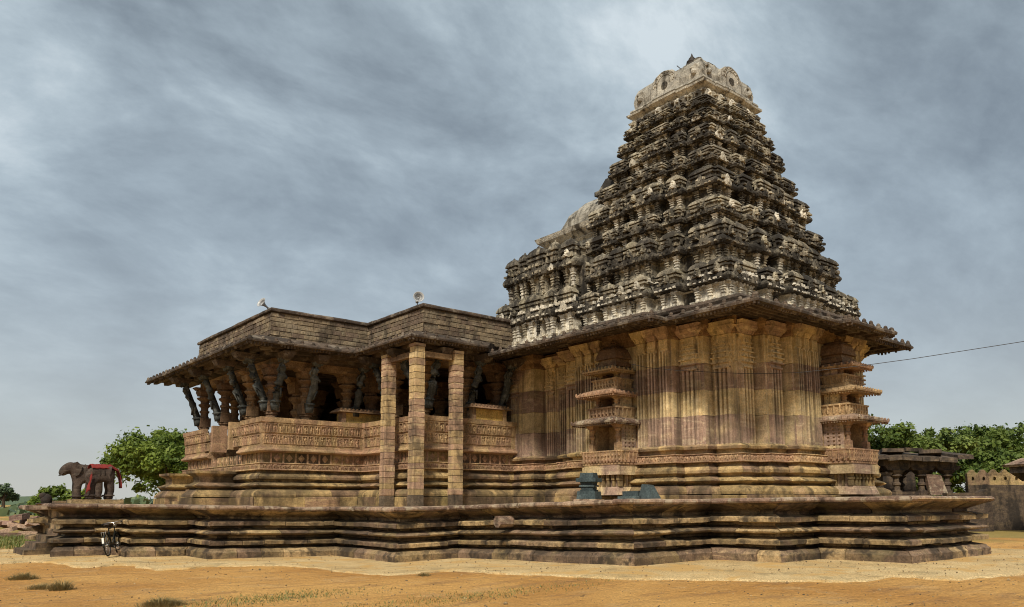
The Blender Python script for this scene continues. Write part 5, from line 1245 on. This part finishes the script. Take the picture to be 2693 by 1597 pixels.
for i, ((u, v, l, wd, h), z_) in enumerate(zip(RL, hz_)):
    mb = MB(); mb.box(-l/2, -wd/2, 0, l/2, wd/2, h*.72); mb.rough(.04, 2.2)
    px_, py_ = 6.3+u*.86, 46.2-u*.5+v*1.1
    o = mb.build('rubble_stone', 'rubble_mat', None, False, label='rubble: '+adj[i], cat='stone', group='rubble stones at the left edge')
    o.location = (px_, py_, G(px_, py_)+z_*.95); o.rotation_euler = (rs.uniform(-.35, .35), rs.uniform(-.3, .3), R(-30)+rs.uniform(-.7, .7))

# ------------------------------------------------------------------ trees
def tree(name, label, x, y, h, rx, rz, zc, mat, seed, ncl=60, per=170, leaf=.26, group=None, trunk_r=.22, lobes=7):
    rr = random.Random(seed); z0 = G(x, y)
    t = thing(name, label, 'tree', (x, y, z0), 0, group)
    mb = MB()
    mb.tube([(0, 0, -.2), (.1, .05, zc*.35), (.05, -.1, zc*.8), (.15, 0, zc*1.15)], [trunk_r*1.25, trunk_r, trunk_r*.75, trunk_r*.3], 9)
    lob = []
    for k in range(lobes):
        a = 2*math.pi*(k+rr.random()*.6)/lobes; rad = rr.uniform(.35, .68); zz = rr.uniform(-.35, .55)
        lob.append((rx*rad*math.cos(a), rx*rad*math.sin(a), zc+rz*zz, rr.uniform(.38, .56)))
    lob.append((0, 0, zc+rz*.5, .5))
    for lx, ly, lz, lr in lob:
        mb.tube([(0, 0, zc*.55), (lx*.45, ly*.45, (zc*.6+lz)*.5), (lx*.9, ly*.9, lz)], [trunk_r*.5, trunk_r*.3, trunk_r*.1], 6)
    mb.build('trunk', 'bark', t)
    mb = MB()
    for c in range(ncl):
        lx, ly, lz, lr = rr.choice(lob)
        while True:
            d = Vector((rr.gauss(0, 1), rr.gauss(0, 1), rr.gauss(0, .8)))
            if d.length > .2: break
        d.normalize(); f = rr.uniform(.55, 1.08)
        cx, cy, cz = lx+d.x*rx*lr*f, ly+d.y*rx*lr*f, lz+d.z*rz*lr*f
        cr = rr.uniform(.45, .95)*rx*.17
        for k in range(per):
            q = Vector((rr.gauss(0, 1), rr.gauss(0, 1), rr.gauss(0, .75)))*cr*.62
            p = Vector((cx, cy, cz))+q
            n = (q.normalized()*.5+Vector((rr.gauss(0, .5), rr.gauss(0, .5), .6+rr.gauss(0, .4)))).normalized()
            a = n.cross(Vector((rr.gauss(0, 1), rr.gauss(0, 1), rr.gauss(0, 1)))).normalized(); b = n.cross(a)
            s = leaf*rr.uniform(.4, 1.35); i = len(mb.v)
            mb.v += [tuple(p-a*s*.5), tuple(p+b*s*.3), tuple(p+a*s*.5), tuple(p-b*s*.3)]; mb.f.append((i, i+1, i+2, i+3))
    me = bpy.data.meshes.new('crown'); me.from_pydata(mb.v, [], mb.f); me.update()
    link('crown', me, mat, t)
tree('broadleaf_tree', 'bright green leafy tree behind the elephants and porch', 14.3, 49.6, 6.3, 3.6, 2.75, 3.55, 'leaf_left', 3, 165, 180, .26, None, .25, 11)
tree('shrub_tree', 'low green bush behind the farther elephant at left', 9.0, 53.5, 3.2, 1.9, 1.1, 1.55, 'leaf_left', 4, 40, 140, .26, None, .12, 5)
RT = [(56.0, 31.0, 3.9, 2.1, 3.6, 'leaf_pale', 'pale green rounded tree just right of the tower base'), (62.0, 28.5, 3.3, 2.9, 4.9, 'leaf_right', 'tallest green tree behind the ruined pavilion'), (66.5, 27.0, 3.4, 2.6, 4.9, 'leaf_pale', 'wide green tree between tallest tree and dark tree'), (60.5, 21.0, 3.2, 2.4, 3.3, 'leaf_right', 'dark dense tree behind the crenellated wall'), (74.5, 24.0, 4.6, 2.7, 5.6, 'leaf_right', 'spreading open crowned tree at the right edge'), (53.5, 22.2, 1.5, 1.2, 2.5, 'leaf_pale', 'small light green bush between pavilion and wall')]
for i, (x, y, rx, rz, zc, mt_, lb) in enumerate(RT):
    tree('broadleaf_tree' if i < 5 else 'shrub_tree', lb, x, y, zc+rz, rx, rz, zc, mt_, 20+i, 85 if rx > 2 else 30, 170, .34 if rx > 2 else .24, 'trees behind the ruins' if i < 5 else None, .25, 8)
FT = [(19.5, 166, 2.3, 2.2, 3.6, 'rounded distant tree beyond the rubble heap'), (13.0, 160, 2.6, 1.6, 2.4, 'low distant tree at the far left edge')]
for i, (x, y, rx, rz, zc, lb) in enumerate(FT): tree('distant_tree', lb, x, y, zc+rz, rx, rz, zc, 'leaf_far', 40+i, 60, 120, .45, 'distant trees at left', .3, 6)
# dense undergrowth far behind, closing the horizon
mb = MB(); rr = random.Random(9)
for k in range(16000):
    a = rr.uniform(R(-25), R(95)); d = rr.uniform(120, 210); x, y = d*math.sin(a), d*math.cos(a); hgt = 1.6+1.7*noise.noise(Vector((a*14, 0, 0)))+.8*noise.noise(Vector((a*50, 3, 0)))
    p = Vector((x, y, G(x, y)+rr.uniform(0, max(.4, hgt)))); n = Vector((rr.gauss(0, 1), rr.gauss(0, 1), rr.gauss(0, 1))).normalized(); t_ = n.orthogonal().normalized(); b_ = n.cross(t_); s = rr.uniform(.5, 1.1); i = len(mb.v)
    mb.v += [tuple(p-t_*s), tuple(p+b_*s*.6), tuple(p+t_*s), tuple(p-b_*s*.6)]; mb.f.append((i, i+1, i+2, i+3))
me = bpy.data.meshes.new('scrub'); me.from_pydata(mb.v, [], mb.f); link('distant_scrub', me, 'leaf_far', kind='stuff', label='low green scrub along the horizon')
# hills
mb = MB(); n = 90
for k in range(n+1):
    a = R(-40)+R(150)*k/n; d = 1100; hh = 5+8*noise.noise(Vector((a*3, 1, 0)))+6*noise.noise(Vector((a*11, 2, 0)))
    mb.v += [(d*math.sin(a), d*math.cos(a), -2), ((d+60)*math.sin(a), (d+60)*math.cos(a), max(3, hh)), ((d+200)*math.sin(a), (d+200)*math.cos(a), -2)]
for k in range(n):
    for j in range(2): mb.f.append((k*3+j, k*3+j+1, k*3+4+j, k*3+3+j))
mb.build('hills', 'leaf_far', None, True, kind='structure', label='low distant hills')

# ------------------------------------------------------------------ grass tufts, litter
def tuft(x, y, r, h, nb, mat, label, seed, group='dry grass tufts on the sand'):
    rr = random.Random(seed); mb = MB()
    for k in range(nb):
        a = rr.uniform(0, 6.283); d = r*rr.random()**.75*rr.uniform(.6, 1.15); bx, by = d*math.cos(a), d*math.sin(a)*.8
        ln = h*rr.uniform(.25, 1.15)*(1.15-.75*d/r); la = a+rr.gauss(0, .8); le = rr.uniform(.5, 1.6)*ln; w_ = .005
        dx, dy = math.cos(la), math.sin(la); px_, py_ = -dy*w_, dx*w_; i = len(mb.v)
        mb.v += [(bx-px_, by-py_, -.01), (bx+px_, by+py_, -.01), (bx+dx*le*.4-px_*.8, by+dy*le*.4-py_*.8, ln*.6), (bx+dx*le*.4+px_*.8, by+dy*le*.4+py_*.8, ln*.6), (bx+dx*le, by+dy*le, ln*.85)]
        mb.f += [(i, i+1, i+3, i+2), (i+2, i+3, i+4)]
    me = bpy.data.meshes.new('tuft'); me.from_pydata(mb.v, [], mb.f)
    o = link('grass_tuft', me, mat, None, label=label, cat='grass tuft', group=group); o.location = (x, y, G(x, y)+.01)
tuft(2.88, 20.3, .33, .17, 520, 'dry_grass', 'flat olive grass tuft nearest the left edge of the sand', 1)
tuft(2.85, 17.9, .28, .13, 420, 'dry_grass', 'dry spreading grass tuft second from the left edge, left half', 2)
tuft(3.12, 17.5, .24, .24, 460, 'dry_grass', 'taller dry grass tuft second from the left edge, right half', 3)
tuft(3.98, 13.9, .42, .16, 760, 'dry_grass', 'large dry grass tuft cut by the bottom edge of the picture', 4)
tuft(9.93, 15.1, .20, .10, 160, 'dry_grass', 'small twiggy dry tuft at the concrete rim below the stone props', 5)
mb = MB(); rr = random.Random(3)
for k in range(2600):
    x, y = 5.7+rr.gauss(0, .9), 13.6+rr.gauss(0, .35)
    if rr.random() < .5: x, y = 8.2+rr.gauss(0, 2.2), 11.3+rr.gauss(0, .35)
    z = G(x, y); a = rr.uniform(0, 6.28); ln = rr.uniform(.02, .055); i = len(mb.v); dx, dy = math.cos(a), math.sin(a)
    mb.v += [(x-dy*.006, y+dx*.006, z), (x+dy*.006, y-dx*.006, z), (x+dx*ln*.8, y+dy*ln*.8, z+ln)]; mb.f.append((i, i+1, i+2))
me = bpy.data.meshes.new('sprouts'); me.from_pydata(mb.v, [], mb.f); link('grass_sprouts', me, 'green_grass', kind='stuff', label='thin green grass sprouting on the sand')
mb = MB()
for k in range(2600):
    f_ = rr.uniform(10, 30); r_ = rr.uniform(-.65, .65)*f_; x = f_*math.sin(YAW)+r_*math.cos(YAW); y = f_*math.cos(YAW)-r_*math.sin(YAW)
    if inside((x, y), PV): continue
    s = rr.uniform(.006, .018) if rr.random() < .97 else rr.uniform(.02, .04); z = G(x, y)+(.055 if inside((x, y), APRON) else 0)+.02*0
    b = len(mb.v); mb.ball((x, y, z+s*.4), s, 5, 3, (s*rr.uniform(.7, 1.5), s*rr.uniform(.7, 1.5), s*.7))
mb.build('pebbles', 'platform_stone', kind='stuff', label='small pebbles strewn over the sand')
# far grass at left between apron and rubble
mb = MB()
for k in range(9000):
    x, y = rr.uniform(0, 11), rr.uniform(34, 47)
    if inside((x, y), PV) or inside((x, y), APRON): continue
    z = G(x, y); a = rr.uniform(0, 6.28); ln = rr.uniform(.06, .2); i = len(mb.v); dx, dy = math.cos(a)*.02, math.sin(a)*.02
    mb.v += [(x-dx, y-dy, z-.01), (x+dx, y+dy, z-.01), (x+dy*3, y-dx*3, z+ln)]; mb.f.append((i, i+1, i+2))
me = bpy.data.meshes.new('meadow'); me.from_pydata(mb.v, [], mb.f); link('meadow_grass', me, 'green_grass', kind='stuff', label='yellow green grass in front of the rubble heap')

# empties of the two big things go to their base, meshes stay where they are
for t_, loc in ((tem, Vector((18, 22, 1.6))), (plat, Vector((14, 20, 0)))):
    t_.location = loc
    for c in t_.children: c.matrix_local = Matrix.Translation(-loc) @ c.matrix_local
